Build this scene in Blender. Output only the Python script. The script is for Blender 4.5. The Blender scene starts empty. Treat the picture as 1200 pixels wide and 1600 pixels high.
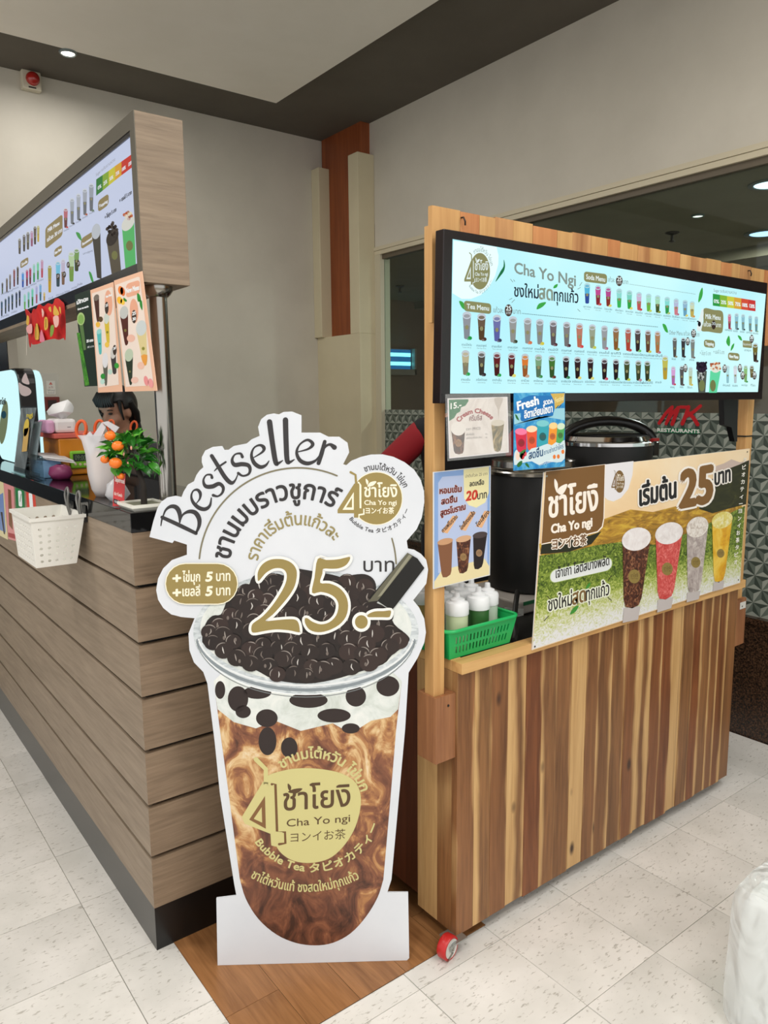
import bpy, bmesh, math, random
from mathutils import Vector as V, Matrix
random.seed(7)
SC = bpy.context.scene
COL = SC.collection
# ------------------------------------------------------------------ camera
FPX, PITCH, ROLL, YAW, CAMH = 1179.33, .150102, -.0091545, .6504995, 1.55
_fw = V((math.sin(YAW)*math.cos(PITCH), math.cos(YAW)*math.cos(PITCH), -math.sin(PITCH)))
_r = V((math.cos(YAW), -math.sin(YAW), 0)); _u = _r.cross(_fw)
CR = _r*math.cos(ROLL)+_u*math.sin(ROLL); CU = -_r*math.sin(ROLL)+_u*math.cos(ROLL)
EYE = V((0, 0, CAMH))
cam = bpy.data.objects.new('camera', bpy.data.cameras.new('camera')); COL.objects.link(cam)
cam.data.sensor_fit = 'VERTICAL'; cam.data.sensor_height = 24; cam.data.lens = FPX/1600*24
cam.data.clip_start = .02
m3 = Matrix((CR, CU, -_fw)).transposed()
cam.matrix_world = Matrix.Translation(EYE) @ m3.to_4x4()
SC.camera = cam
def ray(x, y): return _fw*FPX+CR*(x-600)-CU*(y-800)
def hit(x, y, P, N):
    d = ray(x, y); return EYE+d*((P-EYE).dot(N)/d.dot(N))
# ------------------------------------------------------------------ view, world, lamps
SC.view_settings.view_transform = 'Standard'; SC.view_settings.look = 'None'
SC.view_settings.exposure = 0; SC.view_settings.gamma = 1; SC.view_settings.use_curve_mapping = False
def lin(c):
    return tuple(((v/255)/12.92 if v/255 <= .04045 else ((v/255+.055)/1.055)**2.4) for v in c)+(1,)
W = bpy.data.worlds.new('world'); SC.world = W; W.use_nodes = True
W.node_tree.nodes['Background'].inputs[0].default_value = lin((250, 248, 246))
W.node_tree.nodes['Background'].inputs[1].default_value = 1.15
def area(name, loc, size, power, col=(253, 250, 246), rot=(0, 0, 0), spread=math.pi):
    l = bpy.data.lights.new(name, 'AREA'); l.shape = 'DISK'; l.size = size; l.energy = power; l.color = lin(col)[:3]; l.spread = spread
    o = bpy.data.objects.new(name, l); o.location = loc; o.rotation_euler = rot; COL.objects.link(o); return o
for i, (x, y, p) in enumerate(((-.5, .5, 24), (1.1, -.4, 28), (2.15, .35, 18), (-.7, 2.7, 28), (.2, -2.2, 24), (2.2, -1.9, 20), (-2.2, -.8, 26), (1.75, 3.2, 8))):
    area('ceiling_lamp', (x, y, 3.33), .5, p)
# ------------------------------------------------------------------ materials
MATS = {}
def nt(name):
    m = bpy.data.materials.new(name); m.use_nodes = True
    t = m.node_tree; b = t.nodes['Principled BSDF']; return m, t, b
def node(t, kind, **kw):
    n = t.nodes.new('ShaderNode'+kind)
    for k, v in kw.items():
        if k.startswith('i_'):
            key = k[2:]; key = int(key) if key.isdigit() else key.replace('_', ' ')
            n.inputs[key].default_value = v
        else: setattr(n, k, v)
    return n
def L(t, a, b): t.links.new(a, b)
def C(col, rough=.55, metal=0, **kw):
    key = (tuple(col), rough, metal, tuple(sorted(kw.items())))
    if key in MATS: return MATS[key]
    m, t, b = nt('paint'); b.inputs['Base Color'].default_value = lin(col); b.inputs['Roughness'].default_value = rough
    b.inputs['Metallic'].default_value = metal
    for k, v in kw.items(): b.inputs[k.replace('_', ' ')].default_value = v
    MATS[key] = m; return m
def E(col, s=1.0):
    key = ('emit', tuple(col), s)
    if key in MATS: return MATS[key]
    m, t, b = nt('screen_light'); b.inputs['Base Color'].default_value = (0, 0, 0, 1); b.inputs['Roughness'].default_value = .35
    b.inputs['Emission Color'].default_value = lin(col); b.inputs['Emission Strength'].default_value = s
    b.inputs['Specular IOR Level'].default_value = .1
    MATS[key] = m; return m
def ramp(t, fac, stops):
    r = node(t, 'ValToRGB'); e = r.color_ramp.elements
    while len(e) < len(stops): e.new(.5)
    for el, (p, c) in zip(e, stops): el.position = p; el.color = lin(c)
    L(t, fac, r.inputs[0]); return r.outputs[0]
def coords(t, scale=(1, 1, 1), rand=False, out='Object', loc=(0, 0, 0), rot=(0, 0, 0)):
    tc = node(t, 'TexCoord'); src = tc.outputs[out]
    if rand:
        oi = node(t, 'ObjectInfo'); ml = node(t, 'Math', operation='MULTIPLY'); ml.inputs[1].default_value = 37.0
        L(t, oi.outputs['Random'], ml.inputs[0]); ad = node(t, 'VectorMath', operation='ADD'); L(t, src, ad.inputs[0]); L(t, ml.outputs[0], ad.inputs[1]); src = ad.outputs[0]
    mp = node(t, 'Mapping'); mp.inputs['Scale'].default_value = scale; mp.inputs['Location'].default_value = loc; mp.inputs['Rotation'].default_value = rot
    L(t, src, mp.inputs[0]); return mp.outputs[0]
def noise(t, vec, scale, detail=4, rough=.55, dist=0):
    n = node(t, 'TexNoise'); n.inputs['Scale'].default_value = scale; n.inputs['Detail'].default_value = detail
    n.inputs['Roughness'].default_value = rough; n.inputs['Distortion'].default_value = dist; L(t, vec, n.inputs['Vector']); return n.outputs['Fac']
def bump(t, b, fac, s=.2, d=.002):
    n = node(t, 'Bump'); n.inputs['Strength'].default_value = s; n.inputs['Distance'].default_value = d; L(t, fac, n.inputs['Height']); L(t, n.outputs[0], b.inputs['Normal'])
def mix(t, fac, a, b2, mode='MIX'):
    n = node(t, 'Mix', data_type='RGBA', blend_type=mode)
    for s, v in ((n.inputs['Factor'], fac), (n.inputs['A'], a), (n.inputs['B'], b2)):
        if hasattr(v, 'is_output'): L(t, v, s)
        else: s.default_value = v
    return n.outputs['Result']
def wood(name, dark, lightc, along, rough=.5, fine=60, bmp=.15, mid=None, rand=True, broad=9):
    """straight-grained timber or laminate; `along` is the grain axis 0/1/2"""
    m, t, b = nt(name); s = [1.0, 1.0, 1.0]; s[along] = .06
    v = coords(t, tuple(s), rand); f1 = noise(t, v, fine, 5, .6, .6)
    s2 = [1.0, 1.0, 1.0]; s2[along] = .12; v2 = coords(t, tuple(s2), rand); f2 = noise(t, v2, broad, 3, .5, 1.2)
    a = ramp(t, f1, [(.32, dark), (.68, lightc)]); c = ramp(t, f2, [(.3, dark), (.7, mid or lightc)])
    L(t, mix(t, .5, a, c), b.inputs['Base Color']); b.inputs['Roughness'].default_value = rough; bump(t, b, f1, bmp, .0015); return m
def plaster(name, c1, c2, scale=2.5, rough=.8, bmp=.05):
    m, t, b = nt(name); v = coords(t); f = noise(t, v, scale, 6, .6)
    L(t, ramp(t, f, [(.35, c1), (.65, c2)]), b.inputs['Base Color']); b.inputs['Roughness'].default_value = rough
    bump(t, b, noise(t, v, 60, 3), bmp, .002); return m
def speckle(name, base, spots, lo, hi, scale, rough=.4, stretch=(1, 1, 1), extra=None, rand=False):
    m, t, b = nt(name); v = coords(t, stretch, rand); f = noise(t, v, scale, 3, .6)
    col = ramp(t, f, [(lo, spots), (hi, base)])
    if extra:
        g = noise(t, coords(t, (1, 1, 1), rand), extra[1], 4); col = mix(t, ramp(t, g, [(.45, (0, 0, 0)), (.7, (255, 255, 255))]), col, lin(extra[0]))
    L(t, col, b.inputs['Base Color']); b.inputs['Roughness'].default_value = rough; return m
WALL = plaster('painted_wall', (196, 190, 176), (204, 198, 184))
WALL2 = plaster('aged_painted_wall', (198, 192, 178), (210, 204, 190), 1.2)
CEIL = plaster('ceiling_paint', (238, 232, 220), (243, 237, 226))
CEILDARK = plaster('grey_soffit', (92, 86, 76), (98, 92, 82))  # perimeter strip, toned darker than the ceiling field
BEIGE = plaster('beige_pilaster_paint', (204, 193, 162), (210, 199, 168), 3)
ORANGE = wood('orange_veneer', (120, 58, 26), (158, 84, 42), 2, .45, 40, .05)
GREYWOOD = wood('greyed_oak_laminate', (122, 107, 90), (160, 143, 123), 1, .5, 90, .1, (148, 131, 112), True, 24)
GREYWOODX = wood('greyed_oak_laminate_end', (112, 93, 74), (158, 136, 112), 0, .5, 90, .1, (142, 120, 97), True, 24)
PINE = wood('pale_pine', (178, 128, 74), (216, 172, 112), 2, .5, 40, .08)
PINEX = wood('pale_pine_rail', (186, 138, 82), (222, 180, 120), 0, .5, 40, .08)
TEAK = wood('reddish_brown_timber', (116, 70, 42), (178, 124, 82), 2, .5, 50, .1)
GRANITE = speckle('brown_granite', (54, 38, 28), (20, 15, 12), .42, .6, 90, .25, extra=((92, 66, 48), 120))
BLACKG = C((10, 10, 11), .08, 0, Specular_IOR_Level=.3); BLACKM = C((20, 20, 21), .5); BLACKS = C((12, 12, 13), .32)
STEEL = C((168, 165, 158), .2, 1.0); CHROME = C((210, 210, 210), .12, 1.0)
WHITE = C((228, 230, 234), .45); WHITEP = C((232, 231, 224), .4)
def floor_mat():
    m, t, b = nt('marbled_vinyl_tile')
    v = coords(t, (.36, 1, 1), True, rot=(0, 0, .12)); f = noise(t, v, 130, 3, .55, .4); g = noise(t, coords(t, (1, 1, 1), True), 5, 4)
    base = ramp(t, g, [(.3, (214, 212, 206)), (.7, (234, 231, 226))])
    streak = ramp(t, f, [(.31, (255, 255, 255)), (.40, (0, 0, 0))])
    col = mix(t, streak, base, lin((182, 178, 170)))
    oi = node(t, 'ObjectInfo'); hs = node(t, 'HueSaturation'); mr = node(t, 'MapRange'); L(t, oi.outputs['Random'], mr.inputs[0])
    mr.inputs[3].default_value = .93; mr.inputs[4].default_value = 1.04; L(t, mr.outputs[0], hs.inputs['Value']); L(t, col, hs.inputs['Color'])
    L(t, hs.outputs[0], b.inputs['Base Color']); b.inputs['Roughness'].default_value = .42; return m
TILE = floor_mat()
GROUT = C((176, 170, 160), .8)
def plank_mat():
    """acacia plank: pale sapwood bands beside dark heartwood; widths and tone come from the object's colour"""
    m, t, b = nt('acacia_plank')
    tc = node(t, 'TexCoord'); oi = node(t, 'ObjectInfo'); sx = node(t, 'SeparateXYZ'); L(t, tc.outputs['Generated'], sx.inputs[0])
    oc = node(t, 'SeparateColor'); L(t, oi.outputs['Color'], oc.inputs[0])
    low = noise(t, coords(t, (1.2, 1.2, 1.0), True), 3.2, 2, .5); lw = node(t, 'Math', operation='MULTIPLY_ADD'); L(t, low, lw.inputs[0]); lw.inputs[1].default_value = .7; lw.inputs[2].default_value = -.35
    u = node(t, 'Math', operation='ADD'); L(t, sx.outputs[0], u.inputs[0]); L(t, lw.outputs[0], u.inputs[1])
    a = node(t, 'Math', operation='SUBTRACT'); L(t, oc.outputs[0], a.inputs[0]); L(t, u.outputs[0], a.inputs[1])
    om = node(t, 'Math', operation='SUBTRACT'); om.inputs[0].default_value = 1; L(t, oc.outputs[1], om.inputs[1])
    c = node(t, 'Math', operation='SUBTRACT'); L(t, u.outputs[0], c.inputs[0]); L(t, om.outputs[0], c.inputs[1])
    mx = node(t, 'Math', operation='MAXIMUM'); L(t, a.outputs[0], mx.inputs[0]); L(t, c.outputs[0], mx.inputs[1])
    sap = ramp(t, mx.outputs[0], [(-.0, (0, 0, 0)), (.22, (255, 255, 255))])
    g = noise(t, coords(t, (1, 1, .045), True), 75, 5, .62, .8); g2 = noise(t, coords(t, (1, 1, .1), True), 14, 3, .5, 1.5)
    heart = mix(t, .5, ramp(t, g, [(.3, (84, 54, 30)), (.7, (158, 112, 68))]), ramp(t, g2, [(.3, (92, 60, 34)), (.7, (152, 106, 66))]))
    red = mix(t, .5, ramp(t, g, [(.3, (86, 42, 20)), (.7, (150, 86, 46))]), ramp(t, g2, [(.3, (88, 46, 24)), (.7, (148, 90, 52))]))
    heart = mix(t, oc.outputs[2], heart, red)
    light = mix(t, .5, ramp(t, g, [(.3, (176, 132, 80)), (.7, (218, 180, 124))]), ramp(t, g2, [(.3, (180, 138, 86)), (.7, (216, 178, 124))]))
    col = mix(t, sap, heart, light)
    vo = node(t, 'TexVoronoi'); vo.inputs['Scale'].default_value = 5.0; L(t, coords(t, (1.6, 1.6, .8), True), vo.inputs['Vector'])
    kn = ramp(t, vo.outputs['Distance'], [(.05, (255, 255, 255)), (.12, (0, 0, 0))])
    L(t, mix(t, kn, col, lin((62, 38, 24))), b.inputs['Base Color']); b.inputs['Roughness'].default_value = .42; bump(t, b, g, .12, .0015); return m
PLANK = plank_mat()
def swirl(name, stops, scale=9, dist=2.2, stretch=(1, 1, 1), grad=None, rough=.4):
    m, t, b = nt(name); v = coords(t, stretch); f = noise(t, v, scale, 5, .62, dist)
    if grad:   # shift the mix along height (z0 -> z1), as in the printed picture of a layered drink
        tc = node(t, 'TexCoord'); s = node(t, 'SeparateXYZ'); L(t, tc.outputs['Object'], s.inputs[0]); mr = node(t, 'MapRange'); L(t, s.outputs[2], mr.inputs[0])
        mr.inputs[1].default_value, mr.inputs[2].default_value, mr.inputs[3].default_value, mr.inputs[4].default_value = grad
        ad = node(t, 'Math', operation='ADD'); L(t, f, ad.inputs[0]); L(t, mr.outputs[0], ad.inputs[1]); f = ad.outputs[0]
    L(t, ramp(t, f, stops), b.inputs['Base Color']); b.inputs['Roughness'].default_value = rough; return m
GLASS = None
def glass_mat(name, tint=(235, 245, 242), rough=.02, refl=.9):
    m = bpy.data.materials.new(name); m.use_nodes = True; t = m.node_tree; t.nodes.clear()
    o = node(t, 'OutputMaterial'); tr = node(t, 'BsdfTransparent'); gl = node(t, 'BsdfGlossy'); fr = node(t, 'LayerWeight'); pw = node(t, 'Math', operation='POWER'); ma = node(t, 'Math', operation='MULTIPLY_ADD'); mxs = node(t, 'MixShader')
    tr.inputs[0].default_value = lin(tint); gl.inputs['Roughness'].default_value = rough; gl.inputs[0].default_value = (refl, refl, refl, 1); fr.inputs[0].default_value = .5; pw.inputs[1].default_value = 4; ma.inputs[1].default_value = .55; ma.inputs[2].default_value = .022
    L(t, fr.outputs['Facing'], pw.inputs[0]); L(t, pw.outputs[0], ma.inputs[0]); L(t, ma.outputs[0], mxs.inputs[0]); L(t, tr.outputs[0], mxs.inputs[1]); L(t, gl.outputs[0], mxs.inputs[2]); L(t, mxs.outputs[0], o.inputs[0]); return m
GLASS = glass_mat('window_glass'); ACRYL = glass_mat('clear_acrylic', (238, 242, 242), .05)
def film_mat(name, col, alpha, rough=.25):
    m, t, b = nt(name); b.inputs['Base Color'].default_value = lin(col); b.inputs['Alpha'].default_value = alpha; b.inputs['Roughness'].default_value = rough; return m
# ------------------------------------------------------------------ geometry collector
class G:
    def __init__(s): s.v = []; s.f = []; s.m = []; s.mi = 0
    def add(s, vs, fs):
        o = len(s.v); s.v += [tuple(p) for p in vs]; s.f += [tuple(i+o for i in f) for f in fs]; s.m += [s.mi]*len(fs); return s
    def box(s, x0, x1, y0, y1, z0, z1):
        return s.add([(x, y, z) for z in (z0, z1) for y in (y0, y1) for x in (x0, x1)], [(0, 2, 3, 1), (4, 5, 7, 6), (0, 1, 5, 4), (2, 6, 7, 3), (0, 4, 6, 2), (1, 3, 7, 5)])
    def hexa(s, b, t):      # bottom quad, top quad, both counter-clockwise seen from above
        return s.add(list(b)+list(t), [(3, 2, 1, 0), (4, 5, 6, 7)]+[(i, (i+1) % 4, 4+(i+1) % 4, 4+i) for i in range(4)])
    def prism(s, pts, d):   # closed outline (3D points) swept by vector d
        n = len(pts); d = V(d); return s.add([V(p) for p in pts]+[V(p)+d for p in pts], [tuple(range(n))[::-1], tuple(range(n, 2*n))]+[(i, (i+1) % n, n+(i+1) % n, n+i) for i in range(n)])
    def lathe(s, c, prof, n=24, axis=(0, 0, 1), cap=True):
        c = V(c); a = V(axis).normalized(); e = V((1, 0, 0)) if abs(a.x) < .9 else V((0, 1, 0)); p = a.cross(e).normalized(); q = a.cross(p)
        vs = []; fs = []
        for r, h in prof:
            for i in range(n):
                w = 2*math.pi*i/n; vs.append(c+a*h+(p*math.cos(w)+q*math.sin(w))*r)
        k = len(prof)
        for j in range(k-1):
            for i in range(n): fs.append((j*n+i, j*n+(i+1) % n, (j+1)*n+(i+1) % n, (j+1)*n+i))
        if cap:
            if prof[0][0] > 1e-5: fs.append(tuple(range(n))[::-1])
            if prof[-1][0] > 1e-5: fs.append(tuple((k-1)*n+i for i in range(n)))
        return s.add(vs, fs)
    def cyl(s, a, b, r, r2=None, n=16):
        a = V(a); b = V(b); return s.lathe(a, [(r, 0), (r if r2 is None else r2, (b-a).length)], n, b-a)
    def tube(s, path, r, n=8, closed=False):
        P = [V(p) for p in path]; k = len(P); vs = []; fs = []; rr = r if isinstance(r, (list, tuple)) else [r]*k
        pn = None
        for i, p in enumerate(P):
            t = (P[(i+1) % k]-P[i-1]) if closed else (P[min(i+1, k-1)]-P[max(i-1, 0)])
            t.normalize()
            if pn is None: pn = t.cross(V((0, 0, 1)) if abs(t.z) < .9 else V((1, 0, 0))).normalized()
            pn = (pn-t*pn.dot(t)).normalized(); q = t.cross(pn)
            for j in range(n): w = 2*math.pi*j/n; vs.append(p+(pn*math.cos(w)+q*math.sin(w))*rr[i])
        for i in range(k if closed else k-1):
            a = i*n; b = ((i+1) % k)*n
            for j in range(n): fs.append((a+j, a+(j+1) % n, b+(j+1) % n, b+j))
        if not closed: fs += [tuple(range(n))[::-1], tuple((k-1)*n+j for j in range(n))]
        return s.add(vs, fs)
    def ball(s, c, rx, ry=None, rz=None, n=16, k=10):
        ry = ry or rx; rz = rz or rx; c = V(c); vs = [c+V((0, 0, -rz))]; fs = []
        for j in range(1, k):
            a = -math.pi/2+math.pi*j/k
            for i in range(n): w = 2*math.pi*i/n; vs.append(c+V((rx*math.cos(a)*math.cos(w), ry*math.cos(a)*math.sin(w), rz*math.sin(a))))
        vs.append(c+V((0, 0, rz)))
        for i in range(n): fs.append((0, 1+(i+1) % n, 1+i)); fs.append((len(vs)-1, 1+(k-2)*n+i, 1+(k-2)*n+(i+1) % n))
        for j in range(k-2):
            for i in range(n): a = 1+j*n; fs.append((a+i, a+(i+1) % n, a+n+(i+1) % n, a+n+i))
        return s.add(vs, fs)
WL = {}
def put(o, label=None, cat=None, group=None, kind=None):
    for k, v in (('label', label), ('category', cat), ('group', group), ('kind', kind)):
        if v: o[k] = v
    return o
def root(name, loc, label, cat, group=None):
    o = bpy.data.objects.new(name, None); o.empty_display_size = .05; COL.objects.link(o); o.location = loc; WL[o] = V(loc); return put(o, label, cat, group)
def mk(name, g, mats, parent=None, loc=None, smooth=None, bev=0, **tags):
    """one mesh object from world-space geometry; a child keeps its parent's origin"""
    at = WL[parent] if parent else V(loc or (0, 0, 0))
    me = bpy.data.meshes.new(name); me.from_pydata([(p[0]-at[0], p[1]-at[1], p[2]-at[2]) for p in g.v], [], g.f)
    for mt in (mats if isinstance(mats, (list, tuple)) else [mats]): me.materials.append(mt)
    if any(g.m): me.polygons.foreach_set('material_index', g.m)
    if smooth is not None:
        me.polygons.foreach_set('use_smooth', [True]*len(me.polygons)); me.set_sharp_from_angle(angle=math.radians(smooth))
    me.update(); me.validate()
    o = bpy.data.objects.new(name, me); COL.objects.link(o); WL[o] = at
    if parent: o.parent = parent
    else: o.location = at
    if bev:
        b = o.modifiers.new('bevel', 'BEVEL'); b.width = bev; b.segments = 2; b.limit_method = 'ANGLE'; b.angle_limit = math.radians(40)
    return put(o, **tags)
def S(name, g, mat, **kw): return mk(name, g, mat, kind='structure', **kw)
# ------------------------------------------------------------------ printed matter
GL = {}
def glyph(s):
    if s not in GL:
        c = bpy.data.curves.new('lettering', 'FONT'); c.body = s; c.resolution_u = 3; c.size = 1
        o = bpy.data.objects.new('lettering', c); me = bpy.data.meshes.new_from_object(o)
        v = [(p.co.x, p.co.y) for p in me.vertices]; f = [tuple(q.vertices) for q in me.polygons]
        bpy.data.objects.remove(o); bpy.data.meshes.remove(me); bpy.data.curves.remove(c)
        x0 = min((p[0] for p in v), default=0); x1 = max((p[0] for p in v), default=1)
        GL[s] = ([(p[0]-x0, p[1]) for p in v], f, x1-x0)
    return GL[s]
def cat_rom(P, n=6, closed=False):
    """smooth curve through the points"""
    out = []; k = len(P)
    for i in range(k if closed else k-1):
        a, b, c, d = (P[(i-1) % k], P[i], P[(i+1) % k], P[(i+2) % k]) if closed else (P[max(i-1, 0)], P[i], P[i+1], P[min(i+2, k-1)])
        for j in range(n):
            t = j/n; out.append(tuple(.5*(2*b[q]+(c[q]-a[q])*t+(2*a[q]-5*b[q]+4*c[q]-d[q])*t*t+(3*b[q]-a[q]-3*c[q]+d[q])*t**3) for q in range(len(b))))
    if not closed: out.append(tuple(P[-1]))
    return out
class Ink:
    """flat print on the plane (P, N); outlines are given as photo pixels lying on that plane"""
    STEP = 4e-5
    def __init__(s, P, N, base=4e-4): s.P = V(P); s.N = V(N).normalized(); s.base = base; s.k = 0; s.v = []; s.f = []; s.m = []; s.mats = []
    def mi(s, mat):
        if mat not in s.mats: s.mats.append(mat)
        return s.mats.index(mat)
    def up(s, n=1): s.k += n; return s
    def raw(s, pts, faces, mat):
        o = len(s.v); off = s.N*(s.base+s.k*s.STEP); i = s.mi(mat)
        s.v += [hit(x, y, s.P, s.N)+off for x, y in pts]
        for f in faces: s.f.append(tuple(a+o for a in f)); s.m.append(i)
    def poly(s, pts, mat, n=0, closed=True):
        if n: pts = cat_rom(pts, n, True)
        s.raw(pts, [tuple(range(len(pts)))], mat)
    def ell(s, cx, cy, rx, ry, mat, rot=0, n=28, sk=0):
        c, d = math.cos(rot), math.sin(rot); P = []
        for i in range(n):
            w = 2*math.pi*i/n; x, y = rx*math.cos(w), ry*math.sin(w); P.append((cx+x*c-y*d, cy+x*d+y*c+sk*x))
        s.poly(P, mat)
    def rr(s, p0, p1, h, r, mat, up=(0, -1)):
        """rounded bar: lower edge p0->p1, height h along up"""
        w = math.hypot(p1[0]-p0[0], p1[1]-p0[1]); ex = ((p1[0]-p0[0])/w, (p1[1]-p0[1])/w); P = []
        for cx, cy, a in ((w-r, r, -90), (w-r, h-r, 0), (r, h-r, 90), (r, r, 180)):
            for j in range(6): q = math.radians(a+18*j); P.append((cx+r*math.cos(q), cy+r*math.sin(q)))
        s.poly([(p0[0]+ex[0]*x+up[0]*y, p0[1]+ex[1]*x+up[1]*y) for x, y in P], mat)
    def stroke(s, P, w, mat, n=5):
        ww = w if isinstance(w, (list, tuple)) else [w]*len(P)
        Q = cat_rom([(p[0], p[1], a) for p, a in zip(P, ww)], n) if n else [(p[0], p[1], a) for p, a in zip(P, ww)]
        a = []; b = []
        for i, (x, y, q) in enumerate(Q):
            x0, y0, _ = Q[max(i-1, 0)]; x1, y1, _ = Q[min(i+1, len(Q)-1)]; d = math.hypot(x1-x0, y1-y0) or 1
            nx, ny = -(y1-y0)/d*q/2, (x1-x0)/d*q/2; a.append((x+nx, y+ny)); b.append((x-nx, y-ny))
        k = len(a); s.raw(a+b, [(i, i+1, k+i+1, k+i) for i in range(k-1)], mat)
        for (x, y, q), sgn in ((Q[0], 1), (Q[-1], 1)):
            if q > 1.2: s.up(); s.ell(x, y, q/2, q/2, mat, n=10); s.k -= 1
    def text(s, t, p0, p1, h, mat, bold=0, up=(0, -1), halo=None, hw=0):
        """line of lettering from p0 to p1 along its baseline; h = capital height in pixels"""
        v, f, w = glyph(t); ex = ((p1[0]-p0[0])/w, (p1[1]-p0[1])/w); k = h/.69
        P = [(p0[0]+ex[0]*x+up[0]*k*y, p0[1]+ex[1]*x+up[1]*k*y) for x, y in v]; s.stamp(P, f, mat, bold, halo, hw)
    def stamp(s, P, f, mat, bold, halo, hw):
        k0 = s.k
        if halo:
            for j in range(12): q = 2*math.pi*j/12; s.raw([(x+hw*math.cos(q), y+hw*math.sin(q)) for x, y in P], f, halo); s.k += .5
        if bold:
            for j in range(8): q = 2*math.pi*j/8; s.raw([(x+bold*math.cos(q), y+bold*math.sin(q)) for x, y in P], f, mat); s.k += .5
        s.raw(P, f, mat); s.k = k0
    def arc(s, t, c, r, a0, a1, h, mat, bold=0, inward=False, ry=1.0, halo=None, hw=0):
        """lettering bent round centre c; angles in degrees, y up; inward = letters read along the lower arc"""
        v, f, w = glyph(t); k = h/.69; P = []
        for x, y in v:
            a = math.radians(a0+(a1-a0)*x/w); q = r+(-y*k if inward else y*k); P.append((c[0]+q*math.cos(a), c[1]-q*math.sin(a)*ry))
        s.stamp(P, f, mat, bold, halo, hw)
    def build(s, name, parent, **kw):
        g = G(); g.v = s.v; g.f = s.f; g.m = s.m; return mk(name, g, s.mats, parent, **kw)
    def sub(s): return Ink(s.P, s.N, s.base+s.k*s.STEP)
# ================================================================== THE SETTING
XW, YB, ZC = 3.29, 4.95, 3.417
fl = S('floor', G().box(-3, 8, -4, 8, -.06, -.004), GROUT, label='pale marbled vinyl tile floor with thin seams', loc=(0, 0, 0))
TS = .305; gap = .0011
tg = G().box(0+gap, TS-gap, 0+gap, TS-gap, -.004, 0)
tile_me = None
def tiles(i0, i1, j0, j1, skip):
    global tile_me
    for i in range(i0, i1):
        for j in range(j0, j1):
            x, y = 1.148+i*TS, 1.066+j*TS
            if skip(x, y): continue
            if tile_me is None: o = mk('tile', tg, TILE, fl, bev=.0006); tile_me = o.data
            else: o = bpy.data.objects.new('tile', tile_me); COL.objects.link(o); o.parent = fl
            o.location = (x, y, random.choice((0, 0, 0, .0006, .001)))
tiles(-6, 7, -5, 11, lambda x, y: (x > .66 and y > 1.9 and x < 2.9) or (y > 1.9 and x > 3.2) or x > 3.25)
# wood-look vinyl laid under the display board
mat_r = S('floor_vinyl', G().box(.70, 1.46, 1.44, 1.99, .0002, .0015), C((60, 40, 26), .6), label='strip of brown wood-look vinyl under the cup display board')
OAKF = wood('oak_look_vinyl', (116, 76, 42), (176, 126, 80), 1, .42, 70, .05, (160, 110, 66))
x = .70; k = 0
while x < 1.44:
    w = .152; cut = 1.44+(.16, .34, .26, .42)[k % 4]
    for a, b in ((1.44, cut), (cut, 1.99)):
        mk('vinyl_plank', G().box(x+.0006, min(x+w, 1.46)-.0006, a+.0006, b-.0006, .0015, .0026), OAKF, mat_r)
    x += w; k += 1
wb = S('wall_back', G().box(-3, XW+.1, YB, YB+.12, 0, 3.6), WALL, label='cream painted back wall behind the drinks counter')
# right-hand wall: granite dado, window band, painted header
wr = S('wall_right', G().box(XW, XW+.12, -3, 5.05, 2.585, 3.6), WALL2, label='cream painted header wall above the restaurant window')
S('baseboard_right', G().box(XW, XW+.14, -3, 4.40, -.004, .535).box(XW-.012, XW+.16, -3, 4.40, .535, .562), GRANITE, label='brown speckled granite dado under the restaurant window')
S('trim_1', G().box(XW-.012, XW+.1, -3, 4.40, 2.563, 2.587).box(XW-.006, XW+.1, -3, 4.40, 2.535, 2.5615), C((206, 196, 170), .6), label='cream moulding along the top of the restaurant window')
S('trim_2', G().box(XW-.004, XW+.08, 4.335, 4.40, .562, 2.535), C((198, 190, 166), .6), label='cream window jamb beside the corner pilaster')
S('trim_3', G().box(XW+.012, XW+.06, -3, 4.335, 2.505, 2.535), C((96, 86, 70), .5), label='dark head of the restaurant window frame')
win = S('window_1', G().box(XW+.03, XW+.036, -3, 4.335, .562, 2.505), GLASS, label='large restaurant shop window')
# star-patterned privacy film on the lower glass
def film():
    g = G(); e = .072; hgt = e*math.sqrt(3)/2; zt = 1.467
    X = XW+.026; y0, y1 = .9, 4.335; z0 = .562
    rows = int((zt-z0)/hgt)+2; cols = int((y1-y0)/e)+2
    def cl(y, z): return (X, min(max(y, y0), y1), min(max(z, z0), zt))
    for r in range(rows):
        for c in range(cols):
            ya = y0+(c+(.5 if r % 2 else 0))*e-e*.5; za = z0+r*hgt; s = 1 if r % 2 == 0 else -1
            q = [(ya, za), (ya+e, za), (ya+e*.5, za+hgt), (ya+e*1.5, za+hgt)]
            for n, tri in enumerate(((q[0], q[1], q[2]), (q[1], q[3], q[2]))):
                cy = sum(p[0] for p in tri)/3; cz = sum(p[1] for p in tri)/3
                if min(p[1] for p in tri) >= zt-.001 or cy > y1+.03: continue
                for a in range(3):
                    g.mi = (a+(1 if n else 0)) % 3; p, b = tri[a], tri[(a+1) % 3]
                    P = [cl(*p), cl(*b), cl(cy, cz)]
                    if len(set(P)) == 3: g.add(P, [(0, 1, 2)])
    return g
mk('privacy_film', film(), [C((156, 162, 152), .35), C((102, 112, 103), .35), C((64, 74, 67), .35)], win, kind='stuff', label='grey star-patterned privacy film')
mk('window_mullion', G().box(XW+.02, XW+.05, 3.02, 3.035, 1.467, 2.505), C((96, 90, 78), .4), win)
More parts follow.
